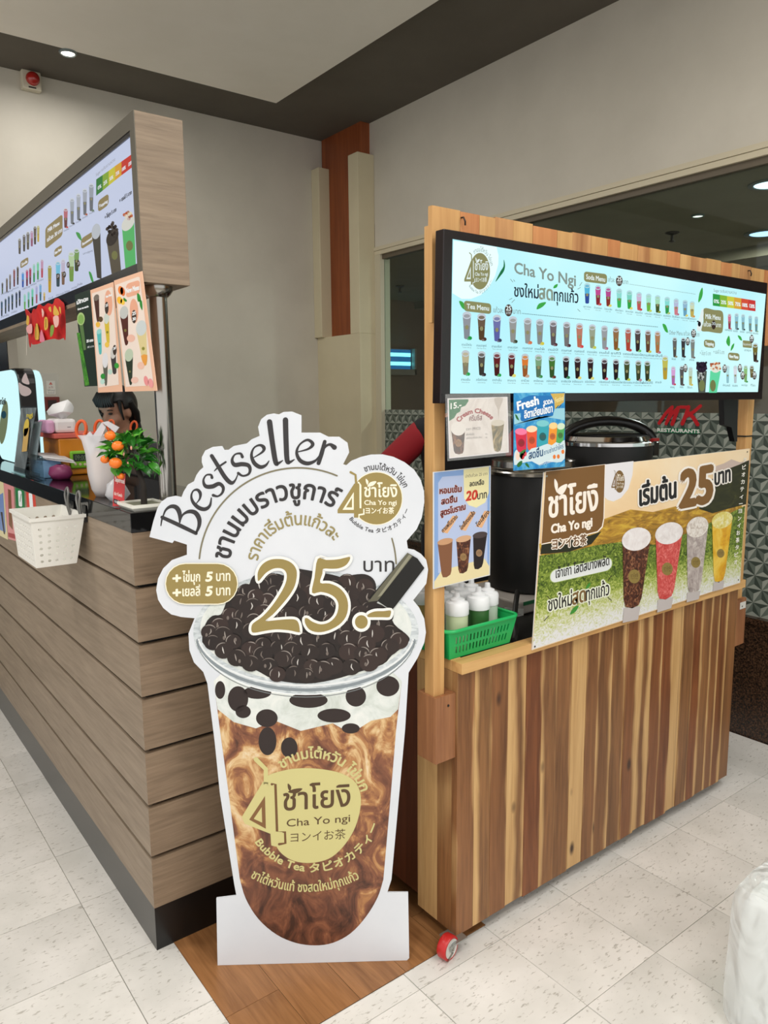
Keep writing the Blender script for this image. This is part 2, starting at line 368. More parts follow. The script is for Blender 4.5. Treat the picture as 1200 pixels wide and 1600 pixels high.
# corner pilaster with orange inset
pil = S('wall_pilaster', G().box(3.15, XW, 4.40, YB, 0, 2.0), BEIGE, label='cream corner pilaster')
mk('pilaster_leg', G().box(3.15, XW, 4.40, 4.515, 2.0, 3.20), BEIGE, pil, bev=.004)
mk('pilaster_leg', G().box(3.125, XW, 4.85, YB, 2.0, 3.20), BEIGE, pil, bev=.004)
mk('inset_panel', G().box(3.215, XW, 4.45, 4.94, 2.0, ZC), ORANGE, pil, label='orange wood veneer inset')
# ceiling: grey perimeter and a lower pale field
cl_ = S('ceiling', G().box(-3, XW+.1, -4, YB+.1, ZC, ZC+.1), CEILDARK, label='grey-brown ceiling perimeter')
mk('ceiling_field', G().box(-3, 2.515, -4, 4.37, 3.36, ZC), CEIL, cl_, label='paler cream dropped ceiling field')
# restaurant interior beyond the glass
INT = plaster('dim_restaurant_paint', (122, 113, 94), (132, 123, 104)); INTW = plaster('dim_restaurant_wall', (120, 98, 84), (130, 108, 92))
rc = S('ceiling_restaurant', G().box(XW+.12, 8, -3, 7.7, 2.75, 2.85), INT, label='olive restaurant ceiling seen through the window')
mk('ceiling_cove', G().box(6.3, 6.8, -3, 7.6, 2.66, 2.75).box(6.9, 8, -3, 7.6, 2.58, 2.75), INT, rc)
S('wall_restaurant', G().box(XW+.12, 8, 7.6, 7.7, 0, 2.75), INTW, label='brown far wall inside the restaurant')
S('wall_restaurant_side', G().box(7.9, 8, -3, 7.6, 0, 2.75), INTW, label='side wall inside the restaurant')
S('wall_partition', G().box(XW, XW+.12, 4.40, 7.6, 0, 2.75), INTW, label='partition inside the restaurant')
def downlight(x, y, z, r, lab, s, col=(205, 236, 250), power=0):
    t = root('downlight', (x, y, z), lab, 'light', 'recessed downlights')
    mk('rim', G().lathe((x, y, z), [(r*1.25, 0), (r*1.25, -.006), (r*1.05, -.012), (r*.95, -.008), (r*.92, 0)], 28), C((120, 130, 130), .4, .3), t, smooth=40)
    mk('lens', G().lathe((x, y, z-.003), [(r*.93, 0), (r*.9, -.004), (0, -.005)], 28), E(col, s), t, smooth=60)
    if power: area('lamp', (x, y, z-.02), r*1.6, power)
downlight(4.56, 2.28, 2.75, .10, 'bright round downlight nearest the glass in the restaurant ceiling', 3, power=34)
downlight(5.88, 2.96, 2.75, .12, 'round downlight deeper in the restaurant ceiling', 2.4, (170, 205, 250), 34)
downlight(4.93, 2.95, 2.75, .035, 'tiny downlight in the restaurant ceiling', 2.5, (255, 250, 235))
downlight(1.29, 4.40, 3.36, .036, 'small bright downlight at the edge of the cream ceiling', 6, (255, 246, 230), 7)
def sprinkler(x, y, lab):
    t = root('fire_sprinkler', (x, y, 2.75), lab, 'sprinkler', 'ceiling sprinklers'); m = C((40, 34, 28), .4, .6)
    mk('escutcheon', G().lathe((x, y, 2.75), [(.05, 0), (.05, -.006), (.02, -.018), (.014, -.02)], 16), m, t, smooth=40)
    mk('nozzle', G().cyl((x, y, 2.73), (x, y, 2.69), .011).lathe((x, y, 2.688), [(.022, 0), (.022, -.004), (.004, -.01)], 12), m, t, smooth=40)
sprinkler(5.28, 3.36, 'dark ceiling sprinkler above the right part of the menu screen')
sprinkler(5.29, 6.63, 'dark ceiling sprinkler seen left of the wooden post')
# ultraviolet insect trap on the far restaurant wall
def pY(x, y, yy): return hit(x, y, V((0, yy, 0)), V((0, 1, 0)))
def pX(x, y, xx): return hit(x, y, V((xx, 0, 0)), V((1, 0, 0)))
def pZ(x, y, zz): return hit(x, y, V((0, 0, zz)), V((0, 0, 1)))
a, b = pY(604, 543, 7.45), pY(652, 586, 7.45)
t = root('insect_trap', ((a.x+b.x)/2, 7.52, b.z), 'glowing blue ultraviolet insect trap on the restaurant wall', 'insect trap')
mk('housing', G().box(a.x, b.x, 7.46, 7.6, b.z, b.z+.07).box(a.x, b.x, 7.57, 7.6, b.z, a.z).box(b.x-.03, b.x, 7.46, 7.6, b.z, a.z), C((150, 142, 130), .5), t)
mk('reflector', G().box(a.x+.01, b.x-.03, 7.55, 7.569, b.z+.075, a.z-.01), E((30, 110, 170), .8), t)
for z in (b.z+.14, b.z+.25): mk('tube', G().cyl((a.x+.02, 7.52, z), (b.x-.05, 7.52, z), .022, n=10), E((120, 230, 255), 3), t)
mk('mesh_guard', G().box(b.x-.1, b.x-.085, 7.455, 7.46, b.z+.07, a.z), C((40, 80, 110), .5), t)
# red lettering on the shop window
sg = root('window_sign', pX(1060, 690, XW+.02), 'red MK RESTAURANTS lettering on the window glass', 'sign')
RED = C((196, 24, 34), .4); I = Ink((XW+.022, 0, 0), (-1, 0, 0))
c = lambda x, y: (990+x/5.714, 600+y/5.714)
for P, w in (([(228, 350), (290, 260), (345, 205)], 5), ([(345, 205), (325, 270), (290, 355)], 5), ([(290, 355), (345, 265), (398, 212)], 4.5), ([(398, 212), (378, 270), (345, 358)], 6),
             ([(418, 205), (480, 208)], 5), ([(490, 205), (470, 270), (435, 355)], 6), ([(598, 195), (540, 245), (480, 285)], 5), ([(500, 262), (540, 310), (572, 362)], 6)):
    I.stroke([c(*p) for p in P], w, RED, 4); I.up()
I.build('red_letters', sg)
I = Ink((XW+.022, 0, 0), (-1, 0, 0)); I.poly([c(208, 388), c(592, 402), c(592, 446), c(208, 432)], C((22, 120, 78), .4)); I.up()
I.text('RESTAURANTS', c(213, 424), c(588, 438), 5.2, C((240, 240, 236), .4), .35); I.ell(*c(582, 466), 2.4, 2.6, C((200, 206, 200), .4)); I.build('green_band', sg)
# alarm beacon
t = root('alarm_beacon', (1.225, YB, 3.315), 'red alarm beacon on a cream box under the ceiling', 'alarm')
mk('backbox', G().box(1.174, 1.277, YB-.05, YB, 3.315, 3.417), C((206, 198, 176), .5), t, bev=.006)
mk('lens', G().lathe((1.23, YB-.05, 3.372), [(.037, 0), (.037, .012), (.03, .03), (.016, .04), (0, .042)], 24, (0, -1, 0)), C((168, 30, 24), .15, Coat_Weight=.5), t, smooth=50)
mk('label_plate', G().box(1.206, 1.246, YB-.052, YB-.049, 3.322, 3.33), C((40, 30, 26), .5), t)
# dark window at the far end of the back wall
a = pY(12, 560, YB-.01); b = pY(27, 560, YB-.01)
S('window_2', G().box(-3, a.x, YB-.02, YB-.001, .9, 2.3), C((24, 38, 48), .12), label='dark window at the left end of the back wall')
S('trim_4', G().box(a.x+.0005, b.x, YB-.03, YB-.001, 0, 2.32), C((168, 160, 146), .6), label='grey-beige jamb beside the dark back window')
# notice and red switch box on the back wall
t = root('wall_notice', pY(79, 613, YB), 'small white warning notice in a clear sleeve on the back wall', 'notice')
I = Ink((0, YB, 0), (0, -1, 0), .002); I.poly([(72, 595), (86, 595), (87, 616), (73, 616)], C((222, 218, 208), .6)); I.up()
I.poly([(79, 596.5), (82, 601), (76.5, 601)], C((200, 70, 50), .6)); I.text('ระวัง', (76, 606.5), (83, 606.5), 3, C((150, 60, 50), .6)); I.text('ไฟฟ้าแรงสูง', (74, 611), (86, 611), 2.6, C((80, 90, 100), .6)); I.text('อันตราย', (75, 614.8), (85, 614.8), 2.4, C((80, 100, 110), .6))
I.build('notice_sheet', t)
a, b = pY(57, 583, YB), pY(94, 622, YB); mk('sleeve', G().box(a.x, b.x, YB-.003, YB-.0008, b.z, a.z), film_mat('clear_sleeve', (230, 230, 225), .12), t)
a, b = pY(68, 620, YB-.05), pY(94, 642, YB-.05)
t = root('switch_box', (a.x, YB-.03, b.z), 'dark red switch box half hidden by the tissue pack', 'switch')
mk('case', G().box(a.x, b.x, YB-.06, YB, b.z, a.z), C((112, 34, 26), .5), t, bev=.005); mk('cover', G().box(a.x+.02, b.x-.02, YB-.064, YB-.06, b.z+.01, a.z-.02), C((44, 18, 16), .4), t)

# ================================================================== THE DRINKS COUNTER
XC, YC = .65, 1.94
ct = root('counter', (.9, YC, 0), 'long counter clad in greyed oak boards with a black top', 'counter')
mk('carcass', G().box(XC+.02, 1.0, YC+.02, 4.9, .02, 1.207), C((16, 15, 14), .6), ct)
tops = (1.207, 1.055, .900, .747, .593, .433, .279); bots = (1.066, .911, .758, .605, .445, .291, .132)
for zt, zb in zip(tops, bots):
    mk('board', G().add([(XC, YC, zb), (XC, 4.9, zb), (XC+.019, 4.9, zb), (XC+.019, YC+.019, zb), (XC, YC, zt), (XC, 4.9, zt), (XC+.019, 4.9, zt), (XC+.019, YC+.019, zt)], [(3, 2, 1, 0), (4, 5, 6, 7), (0, 1, 5, 4), (1, 2, 6, 5), (2, 3, 7, 6), (3, 0, 4, 7)]), GREYWOOD, ct)
    mk('end_board', G().add([(XC, YC, zb), (1.0, YC, zb), (1.0, YC+.019, zb), (XC+.019, YC+.019, zb), (XC, YC, zt), (1.0, YC, zt), (1.0, YC+.019, zt), (XC+.019, YC+.019, zt)], [(3, 2, 1, 0), (4, 5, 6, 7), (0, 1, 5, 4), (1, 2, 6, 5), (2, 3, 7, 6), (3, 0, 4, 7)]), GREYWOODX, ct)
mk('plinth', G().box(XC+.0005, XC+.02, YC+.001, 4.9, 0, .131), C((74, 73, 70), .35), ct)  # paler than the end plinth: light on this face painted into the grey
mk('end_plinth', G().box(XC+.001, 1.0, YC+.0004, YC+.02, 0, .131), C((14, 13, 13), .3), ct)
mk('worktop', G().box(XC-.002, 1.0, YC-.002, 4.9, 1.2072, 1.26), BLACKG, ct, bev=.0015)
# ------------------------------------------------------------------ overhead menu light box
CX0, CX1, CY0, CZ0, CZ1 = .74, .868, 2.0, 1.855, 2.276
cs = root('menu_lightbox', (.8, CY0, CZ0), 'long lit menu light box in a greyed oak case above the counter', 'menu sign')
mk('end_panel', G().box(CX0, CX1, CY0, CY0+.018, CZ0, CZ1), wood('greyed_oak_end', (122, 105, 87), (164, 145, 123), 0, .5, 90, .1, (152, 133, 111), True, 24), cs, bev=.001)
FR = C((98, 94, 84), .4, .4)
mk('case', G().box(CX0+.012, CX1, CY0+.018, 4.9, CZ0+.012, CZ1-.012), C((70, 66, 60), .6), cs)
mk('top_board', G().box(CX0, CX1, CY0+.018, 4.9, CZ1-.012, CZ1), GREYWOOD, cs); mk('bottom_board', G().box(CX0, CX1, CY0+.018, 4.9, CZ0, CZ0+.012), GREYWOOD, cs)
mk('frame_rail', G().box(CX0-.002, CX0+.012, CY0+.001, 4.9, CZ1-.04, CZ1), FR, cs); mk('frame_stile', G().box(CX0-.002, CX0+.012, CY0+.001, CY0+.035, CZ0, CZ1-.04), FR, cs)
mk('bezel', G().box(CX0, CX0+.012, CY0+.035, 4.9, CZ0+.012, CZ0+.052).box(CX0, CX0+.012, CY0+.035, 4.9, CZ1-.052, CZ1-.04), C((26, 28, 34), .2), cs)
SCR = E((204, 213, 238), .86)
mk('screen', G().box(CX0+.004, CX0+.012, CY0+.035, 4.9, CZ0+.052, CZ1-.052), SCR, cs)
def e2(c, s=.8): return E(c, s)
GOLD2 = e2((150, 134, 92)); WH2 = e2((236, 238, 244)); TXT2 = e2((70, 72, 78)); TXG = e2((150, 152, 158))
N2 = (-1, 0, 0)
I = Ink((CX0+.004, 0, 0), N2)
def minicup(I, x, y0, y1, w, cols, s=-.5, em=e2, fruit=None, lid=(215, 222, 232)):
    """small printed picture of a filled cup: lid ellipse, tapered body in one or two tones, badge, fruit"""
    a, b = cols[0], cols[-1]; ym = (y0+y1)/2; lh = max(w*.42, 1.2)
    I.poly([(x-w*.46, y0+lh-s*w*.46*.0), (x+w*.46, y0+lh), (x+w*.38, ym), (x-w*.38, ym)], em(a))
    I.poly([(x-w*.38, ym), (x+w*.38, ym), (x+w*.3, y1-w*.1), (x+w*.15, y1), (x-w*.15, y1), (x-w*.3, y1-w*.1)], em(b)); I.up()
    I.ell(x, y0+lh*.8, w*.5, lh, em(lid), n=14); I.up()
    I.ell(x, y0+lh*1.0, w*.36, lh*.5, em(tuple(int(v*.75+50) for v in a)), n=10)
    I.ell(x, ym+(y1-ym)*.12, w*.2, w*.26, em((150, 146, 104)), n=10)
    if fruit: I.up(); I.ell(x+w*.34, y1-w*.12, w*.24, w*.22, em(fruit), n=10); I.ell(x+w*.16, y1-w*.02, w*.16, w*.13, em(tuple(min(255, int(v*.6+90)) for v in fruit)), n=8); I.k -= 1
    I.k -= 2
for (xa, ya, yb), (xb, yc, yd), col in (((150.5, 280.5, 306), (160.5, 273.5, 298), (52, 128, 62)), ((160.5, 273.5, 298), (170, 267, 290), (140, 176, 62)), ((170, 267, 290), (180, 259.5, 282), (212, 204, 66)), ((180, 259.5, 282), (190, 252.5, 274), (226, 168, 58)), ((190, 252.5, 274), (206, 241, 262), (208, 62, 52))):
    I.poly([(xa, ya), (xb, yc), (xb, yd), (xa, yb)], e2(col))
I.up()
for s, x, y in (('0%', 153, 297), ('25%', 162, 290), ('50%', 171.5, 283), ('75%', 181, 275.5), ('100%', 191, 268), ('120%', 201, 260)): I.text(s, (x, y), (x+5.5, y-4.2), 5.5, WH2, .15)
I.text('Sugar ระดับความหวาน', (150, 276), (180, 251), 5, TXG)
for s, p, q, w, h, fs in (('Milk Menu', (71, 390), (98, 368), 0, 34, (('Milk Menu', 75, 363, 93, 351), ('แก้วละ 30 บาท', 74, 378, 97, 362))), ('Topping', (153.5, 332), (170, 320), 0, 18, (('Topping', 155, 325, 168.5, 316),)), ('New', (85, 403), (97, 395), 0, 13, (('New Menu', 86, 398, 96, 391),)), ('Recommend', (127, 390), (146, 378), 0, 17, (('Recommend', 129, 384, 144, 374),)), ('Soda', (32, 420), (44.5, 412), 0, 11, (('Soda', 34, 416, 43, 410),))):
    I.rr(p, q, h, min(5, h*.3), GOLD2); I.up()
    for txt, x0, y0, x1, y1 in fs: I.text(txt, (x0, y0), (x1, y1), 6 if h > 20 else 4.5, WH2, .2)
I.text('+ ไข่มุก 5 บาท', (164, 343), (182, 330), 6, TXT2, .2); I.text('+ เยลลี่ 5 บาท', (187, 317), (206, 303), 6, TXT2, .2)
GRY = (140, 146, 156); cupset = [(103, 325, 356, 7, [(190, 110, 120), (110, 60, 66)], (200, 60, 60)), (113, 310, 350, 7, [(170, 178, 190), (120, 126, 134)], (30, 30, 34)), (123, 303, 344, 7, [(176, 182, 192), (120, 126, 134)], (40, 40, 40)), (133, 295, 336, 7.5, [(170, 176, 186), (112, 116, 122)], (180, 90, 60)), (143, 287, 330, 8, [(160, 168, 178), (110, 114, 122)], (110, 130, 110))]
for a in cupset: minicup(I, *a[:5], fruit=a[5])
for x, y in ((104, 361), (113, 354), (123, 348), (133, 341), (144, 334)): I.text('นมสด', (x-4, y+1), (x+4, y-2.5), 2.6, TXT2)
for a in ((31, 372, 397, 5, [(120, 116, 110), (80, 74, 66)]), (38, 366, 393, 5, [(104, 100, 98), (66, 62, 58)]), (44, 362, 390, 5.5, [(116, 112, 106), (90, 84, 74)]), (50, 360, 385, 5, [(190, 150, 180), (150, 90, 120)]), (55, 353, 382, 5, [(100, 90, 84), (70, 60, 52)]), (60, 352, 378, 4.5, [(190, 180, 110), (200, 170, 60)]),
          (36, 425, 449, 4, [(80, 150, 220), (40, 80, 170)]), (42.5, 421, 447, 4, [(190, 70, 110), (110, 40, 60)]), (47.5, 418, 444, 4, [(170, 60, 90), (110, 40, 50)]), (53.5, 412, 441, 4, [(150, 210, 190), (50, 150, 90)]), (59.5, 409, 437, 4, [(120, 210, 160), (50, 150, 70)]), (66, 405, 434, 4.5, [(200, 150, 180), (190, 70, 90)]),
          (4, 441, 459, 3, [(90, 88, 86), (70, 90, 50)]), (11, 434, 456, 3.4, [(120, 110, 100), (90, 70, 50)]), (16, 428, 452, 3.4, [(140, 130, 124), (100, 92, 84)]), (22.5, 420, 448, 3.6, [(150, 90, 90), (110, 50, 50)]), (28, 416, 445, 3.6, [(90, 80, 70), (60, 50, 40)]),
          (3, 470, 494, 3.2, [(60, 90, 110), (30, 40, 46)]), (9, 466, 490, 3.2, [(60, 80, 90), (30, 44, 40)]), (14, 462, 487, 3.2, [(70, 90, 110), (40, 50, 60)]), (19.5, 459, 484, 3.4, [(60, 80, 90), (30, 44, 40)]), (26, 456, 481, 3.4, [(60, 70, 90), (40, 50, 50)]), (31, 453, 478, 3.4, [(50, 60, 80), (30, 40, 40)]),
          (39, 459, 484, 3.6, [(150, 215, 190), (100, 180, 80)]), (45, 455, 481, 3.6, [(130, 200, 190), (50, 130, 70)]), (51, 450, 478, 3.8, [(120, 210, 180), (40, 130, 60)]), (57.5, 446, 474, 3.8, [(180, 180, 220), (170, 90, 110)]), (63.5, 443, 470, 4, [(130, 180, 220), (60, 110, 130)]), (69.5, 456, 470, 3.6, [(220, 190, 110), (190, 150, 60)]),
          (78, 414, 457, 6.5, [(170, 160, 70), (200, 160, 40)]), (91, 408, 448, 8, [(120, 200, 230), (60, 80, 90)]), (99, 405, 445, 7, [(200, 190, 210), (130, 100, 80)]), (112, 393, 440, 10, [(190, 215, 170), (120, 160, 70)]), (120, 388, 424, 9, [(120, 160, 90), (60, 70, 40)])):
    minicup(I, *a)
for x, y in ((93, 440), (103, 437), (109, 422), (125, 420)): I.up(4); I.ell(x-2, y-8, 2.6, 5, e2((70, 58, 44)), n=12); I.up(); I.text('25', (x-3.6, y-6), (x-.6, y-7.6), 3.6, WH2); I.k -= 5
for t_, x, y, w in (('ชานมไต้หวัน', 2, 461, 12), ('ชานมคาราเมล', 10, 458, 10), ('ชามะนาว', 20, 453, 9), ('บลูฮาวาย', 35, 453, 12), ('แดงโซดา', 48, 447, 9), ('เขียวโซดา', 58, 441, 10), ('ชามะลิ', 76, 468, 7), ('มัทฉะนมสด', 88, 463, 12), ('ช็อกโกแลต', 101, 458, 8), ('มะนาวโซดา', 112, 452, 9), ('น้ำผึ้ง', 121, 447, 8), ('บราวน์ชูการ์', 130, 398, 15), ('ชาดำเย็น', 2, 497, 12), ('ชาเขียว', 18, 490, 9)):
    I.text(t_, (x, y), (x+w, y-w*.33), 2.8, TXT2)
# three large cups at the right-hand end of the light box
def bigcup(I, tl, tr, bl, br, mat, lidm, lidh, em=e2, badge=True):
    I.poly([tl, tr, br, bl], mat); I.up(); cx, cy = (tl[0]+tr[0])/2, (tl[1]+tr[1])/2
    I.ell(cx, cy-lidh*.2, (tr[0]-tl[0])/2*1.08, lidh, lidm, n=20, sk=(tr[1]-tl[1])/(tr[0]-tl[0])); I.up()
    if badge: x, y = (tl[0]+tr[0]+bl[0]+br[0])/4, (tl[1]+tr[1])*.28+(bl[1]+br[1])*.22; I.ell(x, y, (br[0]-bl[0])*.34, (br[0]-bl[0])*.5, em((122, 124, 74)), n=16)
    I.k -= 2
bigcup(I, (144, 366), (157, 362), (152, 434), (159, 436), e2((70, 66, 60)), e2((196, 202, 210)), 12, badge=False)
bigcup(I, (167, 378), (185, 368), (176, 436), (190, 428), e2((92, 84, 70)), e2((48, 40, 38)), 13)
for j in range(26):
    w = j*2.4; I.up(2); I.ell(176+9*math.cos(w)*(.3+.7*((j*7) % 10)/10), 358+11*math.sin(w)*(.3+.7*((j*3) % 10)/10), 2.4, 2.6, e2(((62, 54, 50), (40, 34, 32), (84, 74, 68))[j % 3]), n=8); I.k -= 2
bigcup(I, (191, 356), (210, 346), (197, 428), (213, 424), e2((92, 190, 110)), e2((226, 226, 216)), 11)
for j in range(16):
    w = j*2.4; I.up(2); I.ell(201+8*math.cos(w)*((j*7) % 10)/10, 336+8*math.sin(w)*((j*3) % 10)/10, 2.6, 2.8, e2(((200, 100, 60), (236, 226, 190), (230, 220, 214), (150, 70, 40))[j % 4]), n=8); I.k -= 2
for P in ([(139, 425), (143, 427), (147, 442), (143, 439)], [(119, 363), (125, 365), (128, 376), (122, 371)]): I.poly(P, e2((70, 160, 80)), 4)
I.build('menu_print', cs, kind='stuff', label='printed drinks menu')
# steel pole carrying the light box
sp = root('support_pole', (.80, 2.06, 1.26), 'polished steel pole between the counter and the menu light box', 'pole')
mk('tube', G().cyl((.80, 2.06, 1.26), (.80, 2.06, CZ0), .0235, n=28), STEEL, sp, smooth=40)
mk('collar', G().lathe((.80, 2.06, CZ0), [(.04, 0), (.04, -.012), (.033, -.022), (.027, -.028), (.0236, -.03)], 28), STEEL, sp, smooth=40)
mk('foot_flange', G().lathe((.80, 2.06, 1.26), [(.04, 0), (.04, .006), (.026, .012)], 28), STEEL, sp, smooth=40)
# ================================================================== CUP-SHAPED DISPLAY BOARD
SA = V((.758, 1.781, 0)); SN = V((-.587, -.8096, 0)).normalized(); SU = V((.8096, -.587, 0)).normalized()
def ps(x, y): return hit(x, y, SA, SN)
st = root('display_board', SA+SU*.26, 'white cut-out display board picturing a giant cup of brown sugar bubble tea', 'display board')
OUT = [(340, 1510), (338, 1404), (369.5, 1400), (366, 1382), (343.6, 1240), (335.5, 1160), (324, 1068), (317.6, 1050), (303, 1035), (296, 1016), (294.5, 990), (304, 966), (283, 964), (267.5, 960), (255, 950), (247, 937), (244, 922), (247, 904), (255, 888), (268, 875.6), (292, 867), (292, 851), (272, 844.5), (269.4, 848.5), (233.5, 839), (239.4, 815), (246, 794), (252, 784), (261, 777.5), (274, 775), (283.5, 777), (287, 768), (293.7, 757), (303, 752), (307, 742), (312, 735), (317.8, 730), (315.2, 722), (315.4, 714), (320.6, 704), (332, 698.4), (346.9, 697), (350.4, 703), (356.8, 703), (365, 697), (385.5, 693), (393, 686.5), (405.7, 681), (403.2, 667), (408, 655), (417, 648), (427.5, 646), (435.7, 647.5), (443, 643.7), (456, 643), (471, 649), (471, 676), (480, 676), (500, 676), (513, 682.5), (530, 682.5), (543, 692), (545.5, 707), (536, 725.5), (541, 727), (549, 720), (564, 714), (580, 710.3), (597.5, 710), (615, 714), (632.5, 722.5), (647.5, 734.4), (657.5, 750), (662.5, 767.5), (663, 785), (659, 809), (651, 827), (635.6, 845), (637.4, 857.6), (647, 859.4), (658, 866), (666, 875), (669, 890), (666, 912), (645.5, 938), (655, 950), (663, 967), (665.5, 988), (663, 1004), (652.5, 1028), (638.5, 1051), (637.4, 1068), (633, 1140), (611.7, 1374), (605, 1395), (637.7, 1395), (639.4, 1497), (636, 1502)]
outp = [ps(*p) for p in OUT]; z_lo = min(p.z for p in outp)
outp = [V((p.x, p.y, p.z if p.z > .02 else max(p.z, .003))) for p in outp]
bd = mk('board', G().prism(outp, -SN*.006), plaster('foam_board_face', (212, 217, 224), (220, 224, 230), 3, .5, .02), st, label='white foam board')
q0 = SA+SU*.20-SN*.008; q1 = SA+SU*.33-SN*.008
mk('back_strut', G().prism([q0+V((0, 0, .75)), q1+V((0, 0, .75)), q1-SN*.16+V((0, 0, .003)), q0-SN*.16+V((0, 0, .003))], -SN*.004), WHITE, st)
GOLD = C((150, 132, 76), .5); GOLDL = C((122, 116, 92), .5); DARK = C((46, 44, 46), .5); CREAM = C((244, 238, 214), .5); PW = C((236, 236, 232), .5)
# --- the cup picture
TEA = swirl('printed_milk_tea', [(.30, (62, 36, 26)), (.42, (104, 62, 44)), (.52, (134, 84, 58)), (.60, (178, 126, 78)), (.68, (214, 180, 130)), (.8, (230, 214, 184))], 15, 1.3, (1, 1, .7), (.05, .62, -.10, .09))
MILK = swirl('printed_milk_foam', [(.3, (190, 198, 190)), (.5, (216, 222, 218)), (.7, (232, 234, 230))], 14, 1)
RIM = swirl('printed_clear_rim', [(.3, (150, 160, 166)), (.5, (196, 204, 208)), (.7, (226, 232, 234))], 26, 1, (1, 1, 3))
I = Ink(SA, SN)
body = [(334, 1064), (336, 1080), (343.6, 1140), (356, 1230)]+cat_rom([(374.5, 1372), (384, 1404), (404, 1436), (432, 1460), (462, 1473), (492, 1477), (520, 1473), (548, 1458), (572, 1432), (590, 1402), (599, 1374)], 4)+[(609, 1260), (619, 1140), (626, 1080), (628, 1064), (560, 1000), (400, 1000)]
I.poly(body, TEA); I.up()
I.poly([(334, 1064), (336, 1080), (340, 1108), (365, 1128), (400, 1138), (430, 1126), (470, 1142), (520, 1130), (548, 1146), (580, 1126), (610, 1120), (622, 1108), (628, 1064), (560, 1000), (400, 1000)], MILK); I.up()
for x, y, rx, ry in ((372, 1092, 16, 20), (402, 1082, 22, 10), (482, 1094, 30, 12), (556, 1088, 16, 16), (606, 1072, 18, 16), (417, 1122, 17, 14), (522, 1118, 26, 11), (418, 1158, 14, 22), (452, 1168, 13, 16), (380, 1112, 12, 10), (548, 1138, 14, 8), (344, 1078, 8, 14)): I.ell(x, y, rx, ry, C((40, 28, 26), .45))
I.up()
I.ell(478, 988, 176, 97, RIM, n=64); I.up(); I.ell(478, 981, 165, 84, MILK, n=64); I.up()
for dy, w, c_ in ((97, 1.6, (238, 242, 244)), (90, 5, (132, 142, 148)), (83, 3, (226, 230, 232)), (101, 1.2, (120, 126, 128))):
    I.stroke([(478+(172-(97-dy)*.2)*math.cos(a), 988+dy*math.sin(a)) for a in [math.radians(8+164*j/30) for j in range(31)]], w, C(c_, .4), 0); I.up()
I.build('cup_picture', st, kind='stuff')
I = Ink(SA, SN, 9e-4)
heap = [(316, 1003), (321, 975), (332, 962), (345, 960), (352, 945), (358, 928), (374, 918), (388, 915), (394, 902), (406, 895), (418, 903), (432, 896), (446, 899), (460, 889), (476, 890), (492, 893), (520, 898), (536, 902), (552, 898), (570, 897), (583, 904), (588, 918), (584, 938), (604, 950), (616, 975), (634, 990), (640, 1000), (628, 1012), (612, 1024), (598, 1038), (560, 1050), (520, 1062), (478, 1068), (430, 1062), (398, 1046), (372, 1040), (352, 1026), (330, 1012)]
I.poly(heap, C((30, 22, 20), .45), 3); I.up(2)
rnd = random.Random(3); pts = []
def inside(x, y, P):
    c_ = False; j = len(P)-1
    for i in range(len(P)):
        if (P[i][1] > y) != (P[j][1] > y) and x < (P[j][0]-P[i][0])*(y-P[i][1])/(P[j][1]-P[i][1])+P[i][0]: c_ = not c_
        j = i
    return c_
hp = [(478+(x-478)*.95, 978+(y-978)*.9) for x, y in heap]
for _ in range(3000):
    x, y = rnd.uniform(315, 640), rnd.uniform(892, 1062)
    if inside(x, y, hp) and all(math.hypot(x-a, (y-b)*1.15) > 17.5 for a, b in pts): pts.append((x, y))
pts.sort(key=lambda p: p[1])
PM = [C((42, 31, 29), .35), C((32, 23, 22), .35), C((50, 36, 33), .35), C((37, 27, 25), .35)]; HL = [C((146, 138, 132), .4), C((112, 102, 96), .4), C((196, 192, 188), .4)]
for n_, (x, y) in enumerate(pts):
    r = rnd.uniform(11.5, 15); I.ell(x, y, r*1.12, r, PM[n_ % 4], rnd.uniform(-.4, .4), 18); I.up(.4)
    a0 = rnd.uniform(2.6, 4.6); ln = rnd.uniform(.9, 2.0)
    I.stroke([(x+r*.95*math.cos(a0+ln*j/4), y+r*.88*math.sin(a0+ln*j/4)) for j in range(5)], [.4, 1.2, 1.5, 1.2, .4], HL[n_ % 2], 3)
    dx = rnd.uniform(-5, 5); I.stroke([(x+dx, y-r*.4), (x+dx+rnd.uniform(-2, 2), y), (x+dx+rnd.uniform(-3, 3), y+r*.4)], [.6, 2.0, .5], HL[n_ % 3], 3); I.up(.4)
    if n_ % 3 == 0: I.ell(x+rnd.uniform(-6, 6), y+rnd.uniform(-3, 6), 2.0, 3.2, HL[1], n=8); I.up(.2)
I.build('tapioca_picture', st, kind='stuff', label='glossy black tapioca pearls')
I = Ink(SA, SN, 4.2e-3)
I.poly([(636.5, 863), (652, 872), (663, 887), (618, 946), (612, 953), (580, 932), (568, 945)], C((18, 18, 17), .3)); I.up()
I.poly([(636.5, 863), (645, 868), (590, 938), (575, 940)], C((96, 94, 78), .3)); I.up(); I.poly([(639, 866), (643, 868.5), (596, 930), (590, 932)], C((140, 138, 118), .3))
I.build('straw_picture', st, label='black drinking straw')
